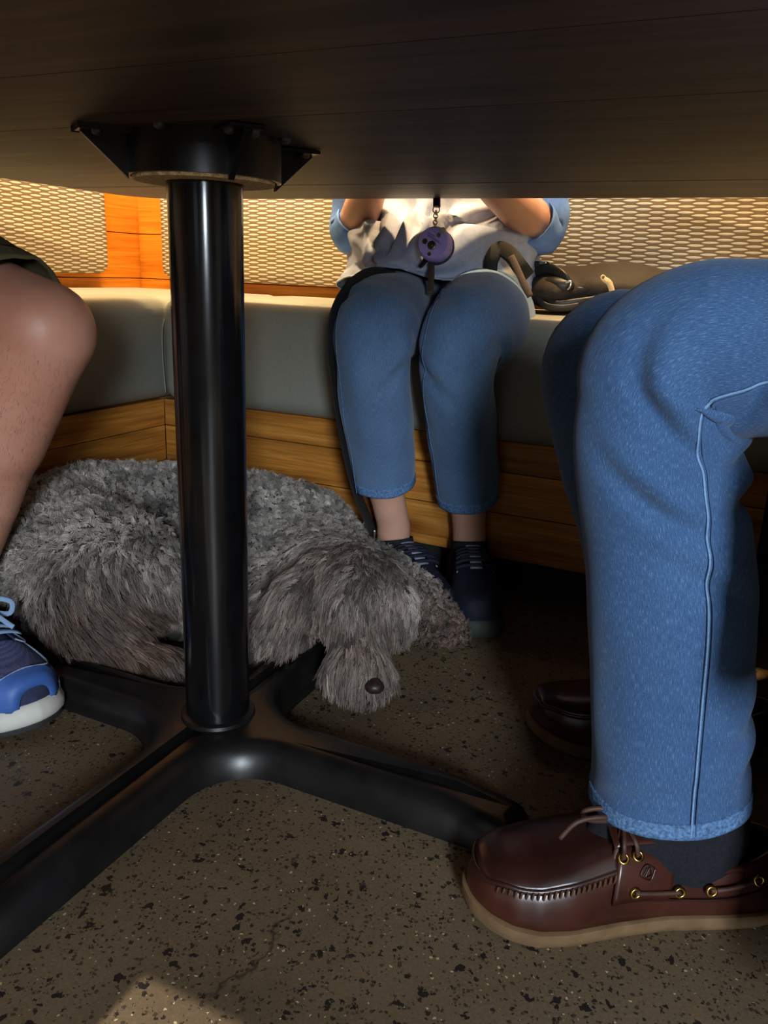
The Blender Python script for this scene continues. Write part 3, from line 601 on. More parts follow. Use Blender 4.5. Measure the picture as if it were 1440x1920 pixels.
        # sail emblem pressed into the eyestay
        e0 = [(0.452, 0.70), (0.480, 0.78), (0.500, 0.60), (0.468, 0.52)]; S_.line('pressed_emblem', 'leather_dark', sh, e0+[e0[0]], 0.0007, 0.0052, 40)
        S_.line('pressed_emblem', 'leather_dark', sh, [(0.470, 0.735), (0.484, 0.57), (0.466, 0.60), (0.470, 0.735)], 0.0006, 0.0052, 30)
        S_.line('pressed_emblem', 'leather_dark', sh, [(0.478, 0.72), (0.490, 0.61)], 0.0006, 0.0052, 8)
    return S_, sh
# ------------------------------------------------------------------ the man in jeans, right
pr = thing('person', 'person in blue jeans, black sock and brown boat shoe seated at the right edge', 'person', W(1.45, -0.6))
SH_H = (0.390, 0.652); SH_T = (0.090, 0.636)
def d_near(u, s, fr):
    o = 0.0016*nz(u*1.2, s*9, 3.1)+0.0022*nz(math.cos(u)*1.5, math.sin(u)*1.5, s*14)
    # sagging folds on the near side and bunching in the hollow of the knee
    o += fold(u, s, -0.35, 0.375, 0.55, 0.010, -0.055, -0.009)+fold(u, s, -0.30, 0.302, 0.55, 0.011, -0.055, -0.008)
    o += fold(u, s, 0.75, 0.400, 0.5, 0.010, -0.03, -0.007)+fold(u, s, 1.35, 0.285, 0.55, 0.010, 0.0, -0.010)+fold(u, s, 1.2, 0.335, 0.5, 0.010, 0.02, -0.006)
    o += fold(u, s, 0.0, 0.470, 0.5, 0.010, -0.05, -0.005)+fold(u, s, -0.2, 0.520, 0.5, 0.009, -0.05, -0.005)+fold(u, s, 0.3, 0.23, 0.7, 0.012, -0.05, -0.004)
    o += fold(u, s, -0.8, 0.030, 0.6, 0.010, 0.02, -0.004)+fold(u, s, 1.4, 0.055, 0.6, 0.010, 0.02, -0.006)+fold(u, s, 1.4, 0.10, 0.6, 0.010, 0.02, -0.005)
    return o
rows = legrows([(1254, 1493, .65, 142), (1255, 1400, .65, 142), (1257, 1280, .65, 146), (1258, 1120, .65, 153), (1248, 1000, .65, 152), (1235, 900, .65, 152), (1234, 830, .65, 156), (1246, 762, .648, 160), (1266, 706, .645, 176), (1322, 668, .636, 172), (1395, 660, .624, 168), (1440, 658, .617, 167), (W(1.30, -0.66, 0.545), .072), (W(1.45, -0.63, 0.56), .088), (W(1.58, -0.60, 0.57), .10)], 0.86)
Ln = Loft(rows, (0, -1, 0), 220, 96, d_near)
def d_far(u, s, fr): return 0.003*nz(u*1.2, s*11, 8.1)+fold(u, s, -0.8, 0.42, 0.8, 0.012, 0.03, -0.006)
rowsf = legrows([(1222, 1265, .90, 100), (1222, 1180, .90, 102), (1210, 1080, .905, 104), (1186, 960, .91, 106), (1158, 850, .915, 108), (1134, 750, .92, 110), (1126, 690, .92, 110), (1160, 652, .90, 106), (1240, 660, .87, 104), (W(1.22, -0.47, 0.545), .078), (W(1.42, -0.46, 0.56), .09), (W(1.58, -0.47, 0.57), .10)])
Lf = Loft(rowsf, (0, -1, 0), 90, 48, d_far)
jn = join_lofts('jeans', [Ln, Lf], 'denim', pr, [(W(1.56, -0.54, 0.59), (0.13, 0.19, 0.115), FRM_AB)])
hem_band(Ln, jn, 0.02); hem_band(Lf, jn, 0.026)
sp = [(-0.02, 1254, 1488), (0.06, 1256, 1300), (0.12, 1258, 1120), (0.2, 1248, 1000), (0.26, 1235, 900), (0.24, 1234, 830), (0.06, 1246, 775), (0.06, 1262, 715), (0.12, 1300, 680), (0.0, 1370, 660), (-0.12, 1440, 658)]
seam(Ln, jn, [(a, near_fr(Ln, x, y)) for a, x, y in sp]+[(-0.12, 0.9)])
seam(Ln, jn, [(a+0.055, near_fr(Ln, x, y)) for a, x, y in sp], 'seam_ridge', 0.0010, 'denim')
Sn, shn = boat_shoe(pr, (*SH_H, 0), (SH_T[0]-SH_H[0], SH_T[1]-SH_H[1]), 0.300, 0.054, 1)
hp = Sn.h+Sn.d*0.088+Sn.s*0.004
def d_sock(u, s, fr): return 0.0012*nz(u*2, s*26, 1.0)+0.0005*math.sin(u*46)
sk = Loft([[*(hp+Sn.d*0.028+Zax*0.030), .034, .085], [*(hp+Sn.d*0.022+Zax*0.062), .037, .078], [*(hp+Sn.d*0.006+Zax*0.085), .038, .060], [*(hp+Sn.d*0.012+Zax*0.115), .038, .050], [*(hp+Sn.d*0.028+Zax*0.20), .040, .046]], (0, -1, 0), 40, 60, d_sock)
loft_obj('sock', sk, 'sock_black', pr, True, True)
far_h = np.array([0.500, 0.905, 0]); fd = np.array([-0.285, 0.02])
Sf, shf = boat_shoe(pr, far_h, fd, 0.300, 0.052, -1, False)
hf = Sf.h+Sf.d*0.085
loft_obj('sock', Loft([[*(hf+Sf.d*0.028+Zax*0.030), .034, .080], [*(hf+Sf.d*0.015+Zax*0.065), .036, .07], [*(hf+Zax*0.115), .038, .05], [*(G(1222, 1230, .90)), .04, .05]], (0, -1, 0), 24, 24), 'sock_black', pr, True, True)
fc = -Aax; tc = W(1.60, -0.55, 0); hd = W(1.52, -0.55, 1.36)
body = [('c', tc+Zax*0.58, 0.10, tc+Zax*0.95, 0.11), ('e', tc+Zax*1.02, (0.10, 0.18, 0.10), FRM_AB)]+head_balls(hd, fc)
for sd, hw_ in ((1, W(1.08, -0.42, 0.765)), (-1, W(1.10, -0.74, 0.765))):
    sh_ = tc+Bax*sd*0.20+Zax*1.04; el = W(1.42, -0.55+sd*0.26, 0.80); body += [('c', sh_, 0.055, el, 0.045), ('c', el, 0.043, hw_, 0.028)]+hand_balls(hw_, -Aax, Zax, -sd)
Kn = rows[7]
body += [('c', W(1.54, -0.62, 0.57), 0.055, np.array(rows[8][:3]), 0.04), ('c', np.array(rows[8][:3]), 0.04, np.array(rows[6][:3]), 0.04), ('c', np.array(rows[6][:3]), 0.04, np.array(rows[1][:3]), 0.034), ('c', np.array(rows[1][:3]), 0.033, hp+Zax*0.05, 0.03), ('c', W(1.54, -0.47, 0.57), 0.07, np.array(rowsf[6][:3]), 0.05), ('c', np.array(rowsf[6][:3]), 0.05, np.array(rowsf[0][:3]), 0.034), ('c', np.array(rowsf[0][:3]), 0.033, hf+Zax*0.05, 0.03), ('c', W(1.56, -0.6, 0.58), 0.09, W(1.56, -0.48, 0.58), 0.09)]
blob('body', body, 'skin', pr, 0.009, 6); head_extras(hd, fc, 'hair_brown', pr)
def d_sh(u, s, fr): return 0.006*nz(u*1.5, s*6, 5.5)
loft_obj('shirt', Loft([[*(tc+Zax*0.56), .135, .20], [*(tc+Zax*0.7), .13, .195], [*(tc+Zax*0.9), .125, .20], [*(tc+Zax*1.04), .115, .215], [*(tc+Zax*1.10), .085, .15], [*(tc+Zax*1.135), .065, .07]], -Aax, 40, 40, d_sh), 'navy_shirt', pr)
for sd in (1, -1):
    sh_ = tc+Bax*sd*0.20+Zax*1.04; el = W(1.42, -0.55+sd*0.26, 0.80); loft_obj('sleeve', Loft([[*(sh_-Bax*sd*0.06+Zax*0.02), .07, .07], [*sh_, .07, .07], [*((sh_+el)/2), .062, .062], [*el, .056, .056], [*(el*0.6+W(1.09, -0.58+sd*0.16, .765)*0.4), .05, .05]], (0, 0.2, 1), 24, 20, d_sh), 'navy_shirt', pr)
# ------------------------------------------------------------------ the woman on the back bench
pw = thing('person', 'person in cropped blue jeans and pale grey shirt seated on the back bench', 'person', W(0.55, 0.1))
def d_w1(u, s, fr):
    o = 0.003*nz(u*1.3, s*12, 2.2)+0.003*nz(math.cos(u)*2, math.sin(u)*2, s*16+4)
    return o+fold(u, s, 0.9, 0.23, 0.7, 0.009, 0.03, -0.006)+fold(u, s, 0.8, 0.27, 0.7, 0.009, 0.03, -0.005)+fold(u, s, -0.8, 0.30, 0.7, 0.010, -0.03, -0.005)
def d_w2(u, s, fr):
    o = 0.003*nz(u*1.3, s*12, 6.2)+0.003*nz(math.cos(u)*2, math.sin(u)*2, s*16+9)
    return o+fold(u, s, 1.0, 0.30, 0.6, 0.009, 0.04, -0.007)+fold(u, s, -0.9, 0.25, 0.7, 0.009, -0.03, -0.006)+fold(u, s, -0.7, 0.31, 0.7, 0.009, -0.03, -0.005)
r1 = legrows([(722, 908, 1.355, 56), (715, 840, 1.34, 62), (706, 760, 1.31, 67), (700, 690, 1.285, 70), (700, 632, 1.29, 76), (716, 606, 1.36, 84), (738, 598, 1.50, 88), (760, 590, 1.68, 90)])
r2 = legrows([(878, 936, 1.365, 55), (871, 860, 1.345, 62), (863, 780, 1.31, 66), (858, 700, 1.28, 71), (866, 640, 1.285, 80), (893, 614, 1.36, 92), (906, 606, 1.48, 98), (895, 594, 1.68, 96)])
L1 = Loft(r1, (0, -1, 0), 130, 64, d_w1); L2 = Loft(r2, (0, -1, 0), 130, 64, d_w2)
jw = join_lofts('jeans', [L1, L2], 'denim_faded', pw, [(W(0.50, 0.28, 0.575), (0.19, 0.14, 0.09), FRM_AB)])
hem_band(L1, jw, 0.028); hem_band(L2, jw, 0.028); seam(L1, jw, [(-1.1, 0.0), (-1.1, 0.3), (-1.1, 0.6), (-1.0, 0.95)], r_=0.0008, mat='denim_hem'); seam(L2, jw, [(-1.25, 0.0), (-1.2, 0.3), (-1.15, 0.6), (-1.1, 0.95)], r_=0.0008, mat='denim_hem')
tw = W(0.525, 0.26, 0)
def d_t(u, s, fr):
    a = (u+math.pi) % (2*math.pi)-math.pi; k = max(0, 1-s/0.30); f_ = abs(a)
    th = math.atan2(s+0.015, f_*0.18+0.004); rd = math.hypot(s+0.015, f_*0.18); amp = min(1.0, rd/0.05)*math.exp(-(rd/0.28)**2)
    w_ = math.sin(th*13+2.4*nz(a*2.5, s*6, 1)+(0.9 if a > 0 else 0)); v = amp*(0.015*(abs(w_)**0.7)*math.copysign(1, w_)+0.005*math.sin(th*27+3*nz(a*3, s*9, 4)))+0.004*nz(a*4, s*14, 7)
    return v+0.02*max(0, math.cos(a))*math.exp(-((s-0.06)/0.08)**2)+0.055*math.exp(-((a+0.02)/0.22)**2)*math.exp(-(s/0.045)**2)
sht = Loft([[*(tw-Bax*0.055+Zax*0.525), .19, .185], [*(tw-Bax*0.045+Zax*0.565), .175, .19], [*(tw-Bax*0.02+Zax*0.62), .15, .188], [*(tw+Zax*0.70), .130, .185], [*(tw+Zax*0.86), .120, .18], [*(tw+Zax*1.0), .112, .19], [*(tw+Zax*1.06), .08, .13], [*(tw+Zax*1.09), .06, .065]], -Bax, 110, 120, d_t)
so_ = loft_obj('shirt', sht, 'shirt_grey', pw, thick=0.002)
elL = G(664, 428, 1.66); elR = G(1016, 430, 1.60); wrL = G(708, 325, 1.52); wrR = G(905, 335, 1.44)
shL = tw-Aax*0.185+Zax*1.0; shR = tw+Aax*0.185+Zax*1.0
def d_sl(u, s, fr): return 0.0025*nz(u*2, s*18, 9)+0.0025*math.sin(s*75+1.2*math.sin(u))
for sh_, el, wr_ in ((shL, elL, wrL), (shR, elR, wrR)):
    q = el*0.80+wr_*0.20; loft_obj('sleeve', Loft([[*(sh_+(tw+Zax*1.0-sh_)*0.3), .06, .065], [*sh_, .062, .065], [*((sh_+el)/2), .053, .053], [*(el+np.array([0, 0.012, 0.05])), .048, .047], [*(el-Zax*0.004), .046, .045], [*q, .043, .043]], (0.3, -1, 0.2), 50, 32, d_sl), 'sleeve_daylit_blue', pw, thick=0.002)
anL = G(738, 985, 1.37); anR = G(880, 1010, 1.375)
ftL = np.array([0.060, 1.29, 0.05]); ftR = np.array([0.164, 1.29, 0.05])
hw2 = W(0.46, 0.20, 1.30)
bw = [('c', tw+Zax*0.6, 0.10, tw+Zax*0.9, 0.10), ('e', tw+Zax*0.98, (0.16, 0.09, 0.09), FRM_AB), ('c', tw-Aax*0.09+Zax*0.57, 0.08, tw+Aax*0.09+Zax*0.57, 0.08)]+head_balls(hw2, -Bax)
for sh_, el, wr_, s_ in ((shL, elL, wrL, 1), (shR, elR, wrR, -1)):
    mid_ = el*0.62+wr_*0.38; bw += [('c', sh_, 0.045, el, 0.036), ('c', el, 0.036, mid_, 0.037), ('c', mid_, 0.037, wr_, 0.026)]+hand_balls(wr_+Zax*0.004, -Bax, Zax, -s_)
for r_, an, ft, s_ in ((r1, anL, ftL, -1), (r2, anR, ftR, 1)):
    bw += [('c', tw+Aax*0.09*s_+Zax*0.57, 0.075, np.array(r_[4][:3]), 0.048), ('c', np.array(r_[4][:3]), 0.046, np.array(r_[2][:3]), 0.044), ('c', np.array(r_[2][:3]), 0.044, np.array(r_[0][:3]), 0.034), ('c', np.array(r_[0][:3]), 0.033, an, 0.030), ('c', an, 0.031, an-Zax*0.06, 0.031), ('c', an-Zax*0.06, 0.03, ft, 0.024)]
blob('body', bw, 'skin', pw, 0.008, 6); head_extras(hw2, -Bax, 'hair_grey', pw)
def trainer(person, heel, dirn, L, hw, side, kind):
    H = [(0, 0.070), (0.1, 0.070), (0.3, 0.068), (0.42, 0.085), (0.55, 0.082), (0.68, 0.068), (0.8, 0.057), (0.9, 0.050), (0.96, 0.040), (1, 0.014)]
    Gp = [(0, 0.12), (0.05, 0.35), (0.15, 0.62), (0.28, 0.72), (0.36, 0.5), (0.42, 0.0), (1, 0)]
    S_ = Shoe(heel, dirn, L, hw, H, Gp, 0.026, side, 0.7, 0.66); up = S_.upper('shoe', 'sneak_black' if kind == 'dark' else 'sneak_navy', person)
    if kind == 'dark':
        up['label'] = 'dark navy trainer'
        S_.sole('sole', 'sole_grey', up, [(0.0, 0.0), (0.004, 0.003), (0.005, 0.016), (0.003, 0.026), (0.0, 0.030)]); collar(S_, 'collar_binding', 'sneak_black', up, 0.004)
        S_.patch('tongue', 'sneak_black', up, lambda u, v: (0.58-0.22*u, 1.15+0.84*v), 0.008, 12, 10); S_.patch('tongue_tab', 'reflect_grey', up, lambda u, v: (0.435-0.022*u, 1.42+0.3*v), 0.0105, 4, 4)
        for k, t_ in enumerate((0.44, 0.49, 0.54, 0.59, 0.64)):
            S_.line('lace', 'sneak_black', up, [(t_, 1.0), (t_+0.008, 1.3), (t_+0.008, 1.84), (t_, 2.14)], 0.003, 0.009, 16); S_.patch('lace_loop', 'reflect_grey', up, lambda u, v: (t_+0.022+0.018*u, 1.48+0.18*v), 0.0085, 3, 3)
            for p in (0.98, 2.16): S_.patch('eyelet_tab', 'reflect_grey', up, lambda u, v: (t_-0.006+0.012*u, p-0.03+0.06*v), 0.003, 3, 3)
    else:
        up['label'] = 'navy and blue running shoe with white foam sole'
        S_.sole('outsole', 'rubber_dark', up, [(0.0, 0.0), (0.005, 0.002), (0.006, 0.008), (0.004, 0.010)]); S_.sole('midsole', 'foam_white', up, [(0.004, 0.008), (0.009, 0.014), (0.009, 0.024), (0.004, 0.034), (-0.002, 0.036)]); collar(S_, 'collar_binding', 'piping_pale', up, 0.0022)
        S_.patch('toe_mesh', 'mesh_knit', up, lambda u, v: (0.68+0.235*u, 0.62+(math.pi-1.24)*v), 0.0012, 20, 20)
        S_.patch('toe_guard', 'sneak_blue', up, lambda u, v: (0.62+0.33*u, 0.05+(0.62-0.25*max(0, u-0.6))*v), 0.0028, 20, 8); S_.patch('toe_guard', 'sneak_green', up, lambda u, v: (0.62+0.33*u, math.pi-0.05-(0.62-0.25*max(0, u-0.6))*v), 0.0028, 20, 8)
        S_.patch('toe_cap', 'sneak_blue', up, lambda u, v: (0.905+0.075*u, 0.06+(math.pi-0.12)*v), 0.003, 8, 24); S_.line('overlay_piping', 'piping_pale', up, [(0.62, 0.70), (0.75, 0.70), (0.86, 0.74), (0.905, 0.95), (0.91, 1.57), (0.905, 2.2), (0.86, 2.4), (0.72, 2.45)], 0.0013, 0.004, 80)
        S_.patch('sole_insert', 'sneak_green', up, lambda u, v: (0.83+0.09*u, 0.02+0.16*v), 0.006, 8, 4)
        S_.patch('eyestay', 'sneak_navy', up, lambda u, v: (0.70-0.24*u, 0.85+0.30*v), 0.004, 14, 6); S_.patch('eyestay', 'sneak_navy', up, lambda u, v: (0.70-0.24*u, 2.0+0.30*v), 0.004, 14, 6); S_.line('eyestay_piping', 'piping_pale', up, [(0.46, 0.84), (0.60, 0.84), (0.70, 0.86), (0.715, 1.0), (0.70, 1.16)], 0.0012, 0.0055, 40)
        S_.patch('tongue', 'sneak_navy', up, lambda u, v: (0.60-0.24*u, 1.15+0.84*v), 0.008, 12, 10)
        for k, t_ in enumerate((0.47, 0.52, 0.57, 0.62, 0.665)):
            V = [S_.at(t_+dx+0.01*abs(p-1.57), p, 0.010) for p in np.linspace(0.95, 2.2, 12) for dx in (-0.012, 0.012)]; o = mk('lace', V, [(2*i, 2*i+1, 2*i+3, 2*i+2) for i in range(11)], 'lace_blue', up); md = o.modifiers.new('thickness', 'SOLIDIFY'); md.thickness = 0.002
        K = S_.at(0.50, 1.57, 0.016); s_, d = S_.s, S_.d
        for sg in (1, -1):
            tube('lace_bow', [K, K+s_*0.025*sg+Zax*0.014+d*0.01, K+s_*0.052*sg+Zax*0.006+d*0.028, K+s_*0.045*sg-Zax*0.006+d*0.034, K+s_*0.02*sg+d*0.016, K], 0.0035, 'lace_blue', up, n=30, m=8, flat=0.35)
            tube('lace_bow', [K, K+s_*0.02*sg+d*0.025+Zax*0.002, K+s_*0.034*sg+d*0.062-Zax*0.014], 0.0033, 'lace_blue', up, n=20, m=8, flat=0.4)
    return S_, up
dL = np.array([0.105, -0.17]); dR = np.array([0.03, -0.2])
trainer(pw, np.array([0.000, 1.435, 0.0]), np.array([0.075, -0.18]), 0.25, 0.046, 1, 'dark'); trainer(pw, np.array([0.152, 1.44, 0.0]), np.array([0.016, -0.2]), 0.25, 0.047, -1, 'dark')
for an, d in ((anL, dL), (anR, dR)):
    d = np.r_[d/np.linalg.norm(d), 0]; z_ = an[2]; b_ = np.array([an[0], an[1], 0.0])
    loft_obj('sock', Loft([[*(b_+d*0.03+Zax*0.045), .032, .055], [*(b_+d*0.012+Zax*0.085), .033, .042], [*(b_+d*0.003+Zax*0.118), .0335, .0365]], Zax*0.0+np.cross(Zax, d), 20, 30), 'sock_black', pw, True, False, thick=0.0012)
# ------------------------------------------------------------------ the man in shorts, left
pl_ = thing('person', 'person in olive shorts with bare knee and blue running shoe at the left edge', 'person', W(-0.2, -0.62))
kn = G(82, 622, 1.0); an3 = G(-78, 1120, 1.045); cf = G(6, 830, 1.01); hip = W(-0.12, -0.60, 0.605)
k2 = W(0.16, -0.86, 0.50); an4 = W(0.08, -0.95, 0.11); tl = W(-0.24, -0.68, 0); hd3 = W(-0.16, -0.68, 1.36)
b3_ = [('c', hip, 0.085, kn+(hip-kn)*0.25, 0.066), ('c', kn+(hip-kn)*0.25, 0.066, kn, 0.0635), ('c', kn, 0.0635, kn*0.75+cf*0.25, 0.058), ('c', kn*0.75+cf*0.25, 0.058, cf, 0.053), ('c', cf-np.array([0.012, -0.01, 0]), 0.050, an3*0.35+cf*0.65, 0.044), ('c', cf, 0.048, an3, 0.032), ('c', an3, 0.032, an3-Zax*0.05+np.array([0.02, 0, 0]), 0.032), ('c', an3-Zax*0.05, 0.03, np.array([-0.53, 0.995, 0.055]), 0.026),
       ('c', W(-0.14, -0.76, 0.57), 0.085, k2, 0.058), ('c', k2, 0.055, an4, 0.032), ('c', an4, 0.032, W(0.2, -0.97, 0.045), 0.026), ('c', tl+Bax*0.08+Zax*0.58, 0.09, tl-Bax*0.08+Zax*0.58, 0.09), ('c', tl+Zax*0.6, 0.1, tl+Zax*0.95, 0.11), ('e', tl+Zax*1.02, (0.1, 0.18, 0.1), FRM_AB)]+head_balls(hd3, Aax)
for sd in (1, -1):
    sh_ = tl+Bax*sd*0.2+Zax*1.04; el = W(-0.06, -0.68+sd*0.25, 0.80); wr_ = W(0.24, -0.68+sd*0.14, 0.77); b3_ += [('c', sh_, 0.052, el, 0.042), ('c', el, 0.04, wr_, 0.028)]+hand_balls(wr_, Aax, Zax, sd)
bo = blob('body', b3_, 'skin_tan', pl_, 0.008, 7); head_extras(hd3, Aax, 'hair_brown', pl_)
def d_s3(u, s, fr): return 0.005*nz(u*1.5, s*10, 1.5)+0.002*nz(u*4, s*20, 3)
hb = kn+(hip-kn)*0.10+Zax*0.008; sl_ = Loft([[*hb, .0725, .072], [*(kn+(hip-kn)*0.4+Zax*0.008), .092, .088], [*(kn+(hip-kn)*0.7), .10, .096], [*hip, .105, .10], [*(hip-Aax*0.12), .1, .1]], (0, 0, 1), 50, 48, d_s3)
hb2 = k2+(W(-0.14, -0.76, 0.57)-k2)*0.25; sl2 = Loft([[*hb2, .078, .078], [*(hb2*0.5+W(-0.14, -0.76, 0.57)*0.5), .088, .088], [*W(-0.14, -0.76, 0.57), .10, .10], [*W(-0.26, -0.74, 0.57), .1, .1]], (0, 0, 1), 30, 32, d_s3)
sho = join_lofts('shorts', [sl_, sl2], 'olive_cloth', pl_, [(tl+Zax*0.58, (0.12, 0.19, 0.11), FRM_AB)]); hem_band(sl_, sho, 0.06, 'olive_cloth', 0.002)
loft_obj('shirt', Loft([[*(tl+Zax*0.56), .135, .20], [*(tl+Zax*0.7), .13, .195], [*(tl+Zax*0.9), .125, .20], [*(tl+Zax*1.04), .115, .215], [*(tl+Zax*1.10), .085, .15], [*(tl+Zax*1.135), .065, .07]], Aax, 40, 40, d_sh), 'grey_shirt', pl_)
Sl, upl = trainer(pl_, np.array([-0.675, 1.058, 0]), (0.8, -0.6), 0.305, 0.056, 1, 'run')
trainer(pl_, W(0.0, -0.955, 0), Aax[:2], 0.30, 0.054, -1, 'run')
loft_obj('sock', Loft([[*(an3+np.array([0.03, 0.0, -0.07])), .034, .06], [*(an3+np.array([0.008, 0, -0.03])), .036, .044], [*(an3+np.array([0.004, 0, 0.015])), .037, .039]], (0, -1, 0), 20, 30), 'sock_black', pl_, True, False, thick=0.0012)
loft_obj('sock', Loft([[*(an4+Aax*0.03-Zax*0.055), .034, .06], [*(an4+Aax*0.008-Zax*0.02), .036, .044], [*(an4+Zax*0.02), .037, .039]], (0, -1, 0), 20, 30), 'sock_black', pl_, True, False, thick=0.0012)

# fine hair on the bare shin
def hair_on(name, obj, parent, mask, n, length, rad, flow, mat, seed):
    g_ = np.random.default_rng(seed); me_ = obj.data; v_ = np.empty(len(me_.vertices)*3); me_.vertices.foreach_get('co', v_); v_ = v_.reshape(-1, 3)+ORG[parent]; q_ = np.empty(len(me_.vertices)*3); me_.vertices.foreach_get('normal', q_); q_ = q_.reshape(-1, 3)
    ok = np.where(mask(v_))[0]; ii = g_.choice(ok, n); p = v_[ii]+g_.normal(0, 0.0025, (n, 3)); p -= ((p-v_[ii])*q_[ii]).sum(1)[:, None]*q_[ii]; d = q_[ii]*0.45+np.asarray(flow)+g_.normal(0, 0.3, (n, 3)); d /= np.linalg.norm(d, axis=1)[:, None]
    L_ = length*g_.uniform(0.6, 1.3, n)[:, None]; P_ = np.stack([p-q_[ii]*0.001, p+d*L_*0.5, p+d*L_-q_[ii]*L_*0.25], 1); hc = bpy.data.hair_curves.new(name); hc.add_curves([3]*n); hc.attributes['position'].data.foreach_set('vector', (P_-ORG[parent]).astype(np.float32).ravel())
    r_ = hc.attributes.get('radius') or hc.attributes.new('radius', 'FLOAT', 'POINT'); r_.data.foreach_set('value', np.full(3*n, rad, np.float32)); hc.materials.append(M[mat]); o_ = bpy.data.objects.new(name, hc); COL.objects.link(o_); o_.parent = parent; o_['kind'] = 'stuff'; return o_
ax_ = (an3-kn)/np.linalg.norm(an3-kn)
hair_on('leg_hair', bo, pl_, lambda v: (np.linalg.norm((v-kn)-((v-kn)@ax_)[:, None]*ax_, axis=1) < 0.085) & ((v-kn)@ax_ > 0.0) & ((v-kn)@ax_ < 0.36), 2400, 0.0075, 0.00005, ax_*0.9, 'hair_brown', 5)
# ------------------------------------------------------------------ the dog
def D(x, y, Y, rpx): P = G(x, y, Y); return P, rpx*dep(P)/FPX
dg_ = thing('dog', 'curly grey brown dog curled up asleep on the floor behind the table post', 'dog', (-0.3, 1.22, 0))
def cap(p, q): return ('c', p[0], p[1], q[0], q[1])
rump = D(95, 1045, 1.22, 140); bk1 = D(180, 1000, 1.33, 128); bk2 = D(330, 985, 1.42, 112); bk3 = D(470, 995, 1.42, 106); bk4 = D(560, 1020, 1.36, 108); sho_ = D(600, 1055, 1.27, 96)
hau = D(195, 1075, 1.10, 128); stf = D(285, 1100, 1.08, 62); hk = D(140, 1205, 1.06, 48); tof = D(318, 1250, 1.03, 38)
chest = D(540, 1120, 1.20, 92); neck = D(610, 1075, 1.2, 92); skull = D(664, 1108, 1.11, 88); brow = D(668, 1128, 1.06, 72); mz0 = D(672, 1196, 1.035, 50); mz1 = D(676, 1256, 0.995, 55)
dog_balls = [cap(rump, bk1), cap(bk1, bk2), cap(bk2, bk3), cap(bk3, bk4), cap(bk4, sho_), cap(rump, hau), ('e', hau[0], (hau[1]*1.12, hau[1]*0.9, hau[1]), FRM_W), cap(hau, stf), cap(D(170, 1150, 1.08, 80), hk), cap(hk, tof), cap(D(330, 1120, 1.25, 90), D(450, 1120, 1.22, 90)), cap(bk3, D(430, 1080, 1.25, 90)),
             cap(sho_, chest), cap(sho_, neck), cap(neck, skull), cap(skull, brow), cap(brow, mz0), cap(mz0, mz1), ('e', D(700, 1262, 0.99, 40)[0], (0.03, 0.03, 0.028)), ('e', D(645, 1255, 1.0, 40)[0], (0.032, 0.03, 0.03)),
             cap(D(600, 1062, 1.10, 34), D(548, 1120, 1.06, 44)), cap(D(548, 1120, 1.06, 44), D(520, 1180, 1.05, 42)), cap(D(728, 1075, 1.09, 30), D(752, 1120, 1.06, 30)), cap(D(752, 1120, 1.06, 30), D(752, 1175, 1.05, 24)),
             cap(D(700, 1090, 1.24, 70), D(770, 1130, 1.22, 60)), cap(D(770, 1130, 1.22, 60), D(842, 1185, 1.19, 36)), cap(chest, D(500, 1200, 1.12, 46)), cap(D(500, 1200, 1.12, 46), D(560, 1215, 1.10, 34))]
plain('dog_skin', lin(54, 46, 42), 0.9, 0, 0.3, 60, 0.3)
db = blob('body', dog_balls, 'dog_skin', dg_, 0.011, 6)
me = db.data; V = np.empty(len(me.vertices)*3); me.vertices.foreach_get('co', V); V = V.reshape(-1, 3); V[:, 2] = np.maximum(V[:, 2], 0.004); me.vertices.foreach_set('co', V.ravel()); me.update()
Vw = V+ORG[dg_]
me.calc_loop_triangles(); T = np.empty(len(me.loop_triangles)*3, int); me.loop_triangles.foreach_get('vertices', T); T = T.reshape(-1, 3)
nrm = np.empty(len(me.vertices)*3); me.vertices.foreach_get('normal', nrm); nrm = nrm.reshape(-1, 3)
ctr = Vw[T].mean(1); fnr = np.cross(Vw[T[:, 1]]-Vw[T[:, 0]], Vw[T[:, 2]]-Vw[T[:, 0]]); area = np.linalg.norm(fnr, axis=1)/2
area[(ctr[:, 2] < 0.008)] = 0; far = (nrm[T].mean(1)[:, 1] > 0.6); area[far] *= 0.4
def sample(n):
    ti = rng.choice(len(T), n, p=area/area.sum()); u = rng.random((n, 2)); sw = u.sum(1) > 1; u[sw] = 1-u[sw]; b = np.c_[1-u.sum(1), u]
    p = (Vw[T[ti]]*b[:, :, None]).sum(1); q = (nrm[T[ti]]*b[:, :, None]).sum(1); return p, q/np.linalg.norm(q, axis=1)[:, None]
hc_ = skull[0]; mzp = mz1[0]; earL = D(540, 1150, 1.08, 1)[0]; footp = (hk[0]+tof[0])/2; paw = D(842, 1185, 1.19, 1)[0]
def wgt(p, c, r): return np.exp(-(np.linalg.norm(p-c, axis=1)/r)**2)
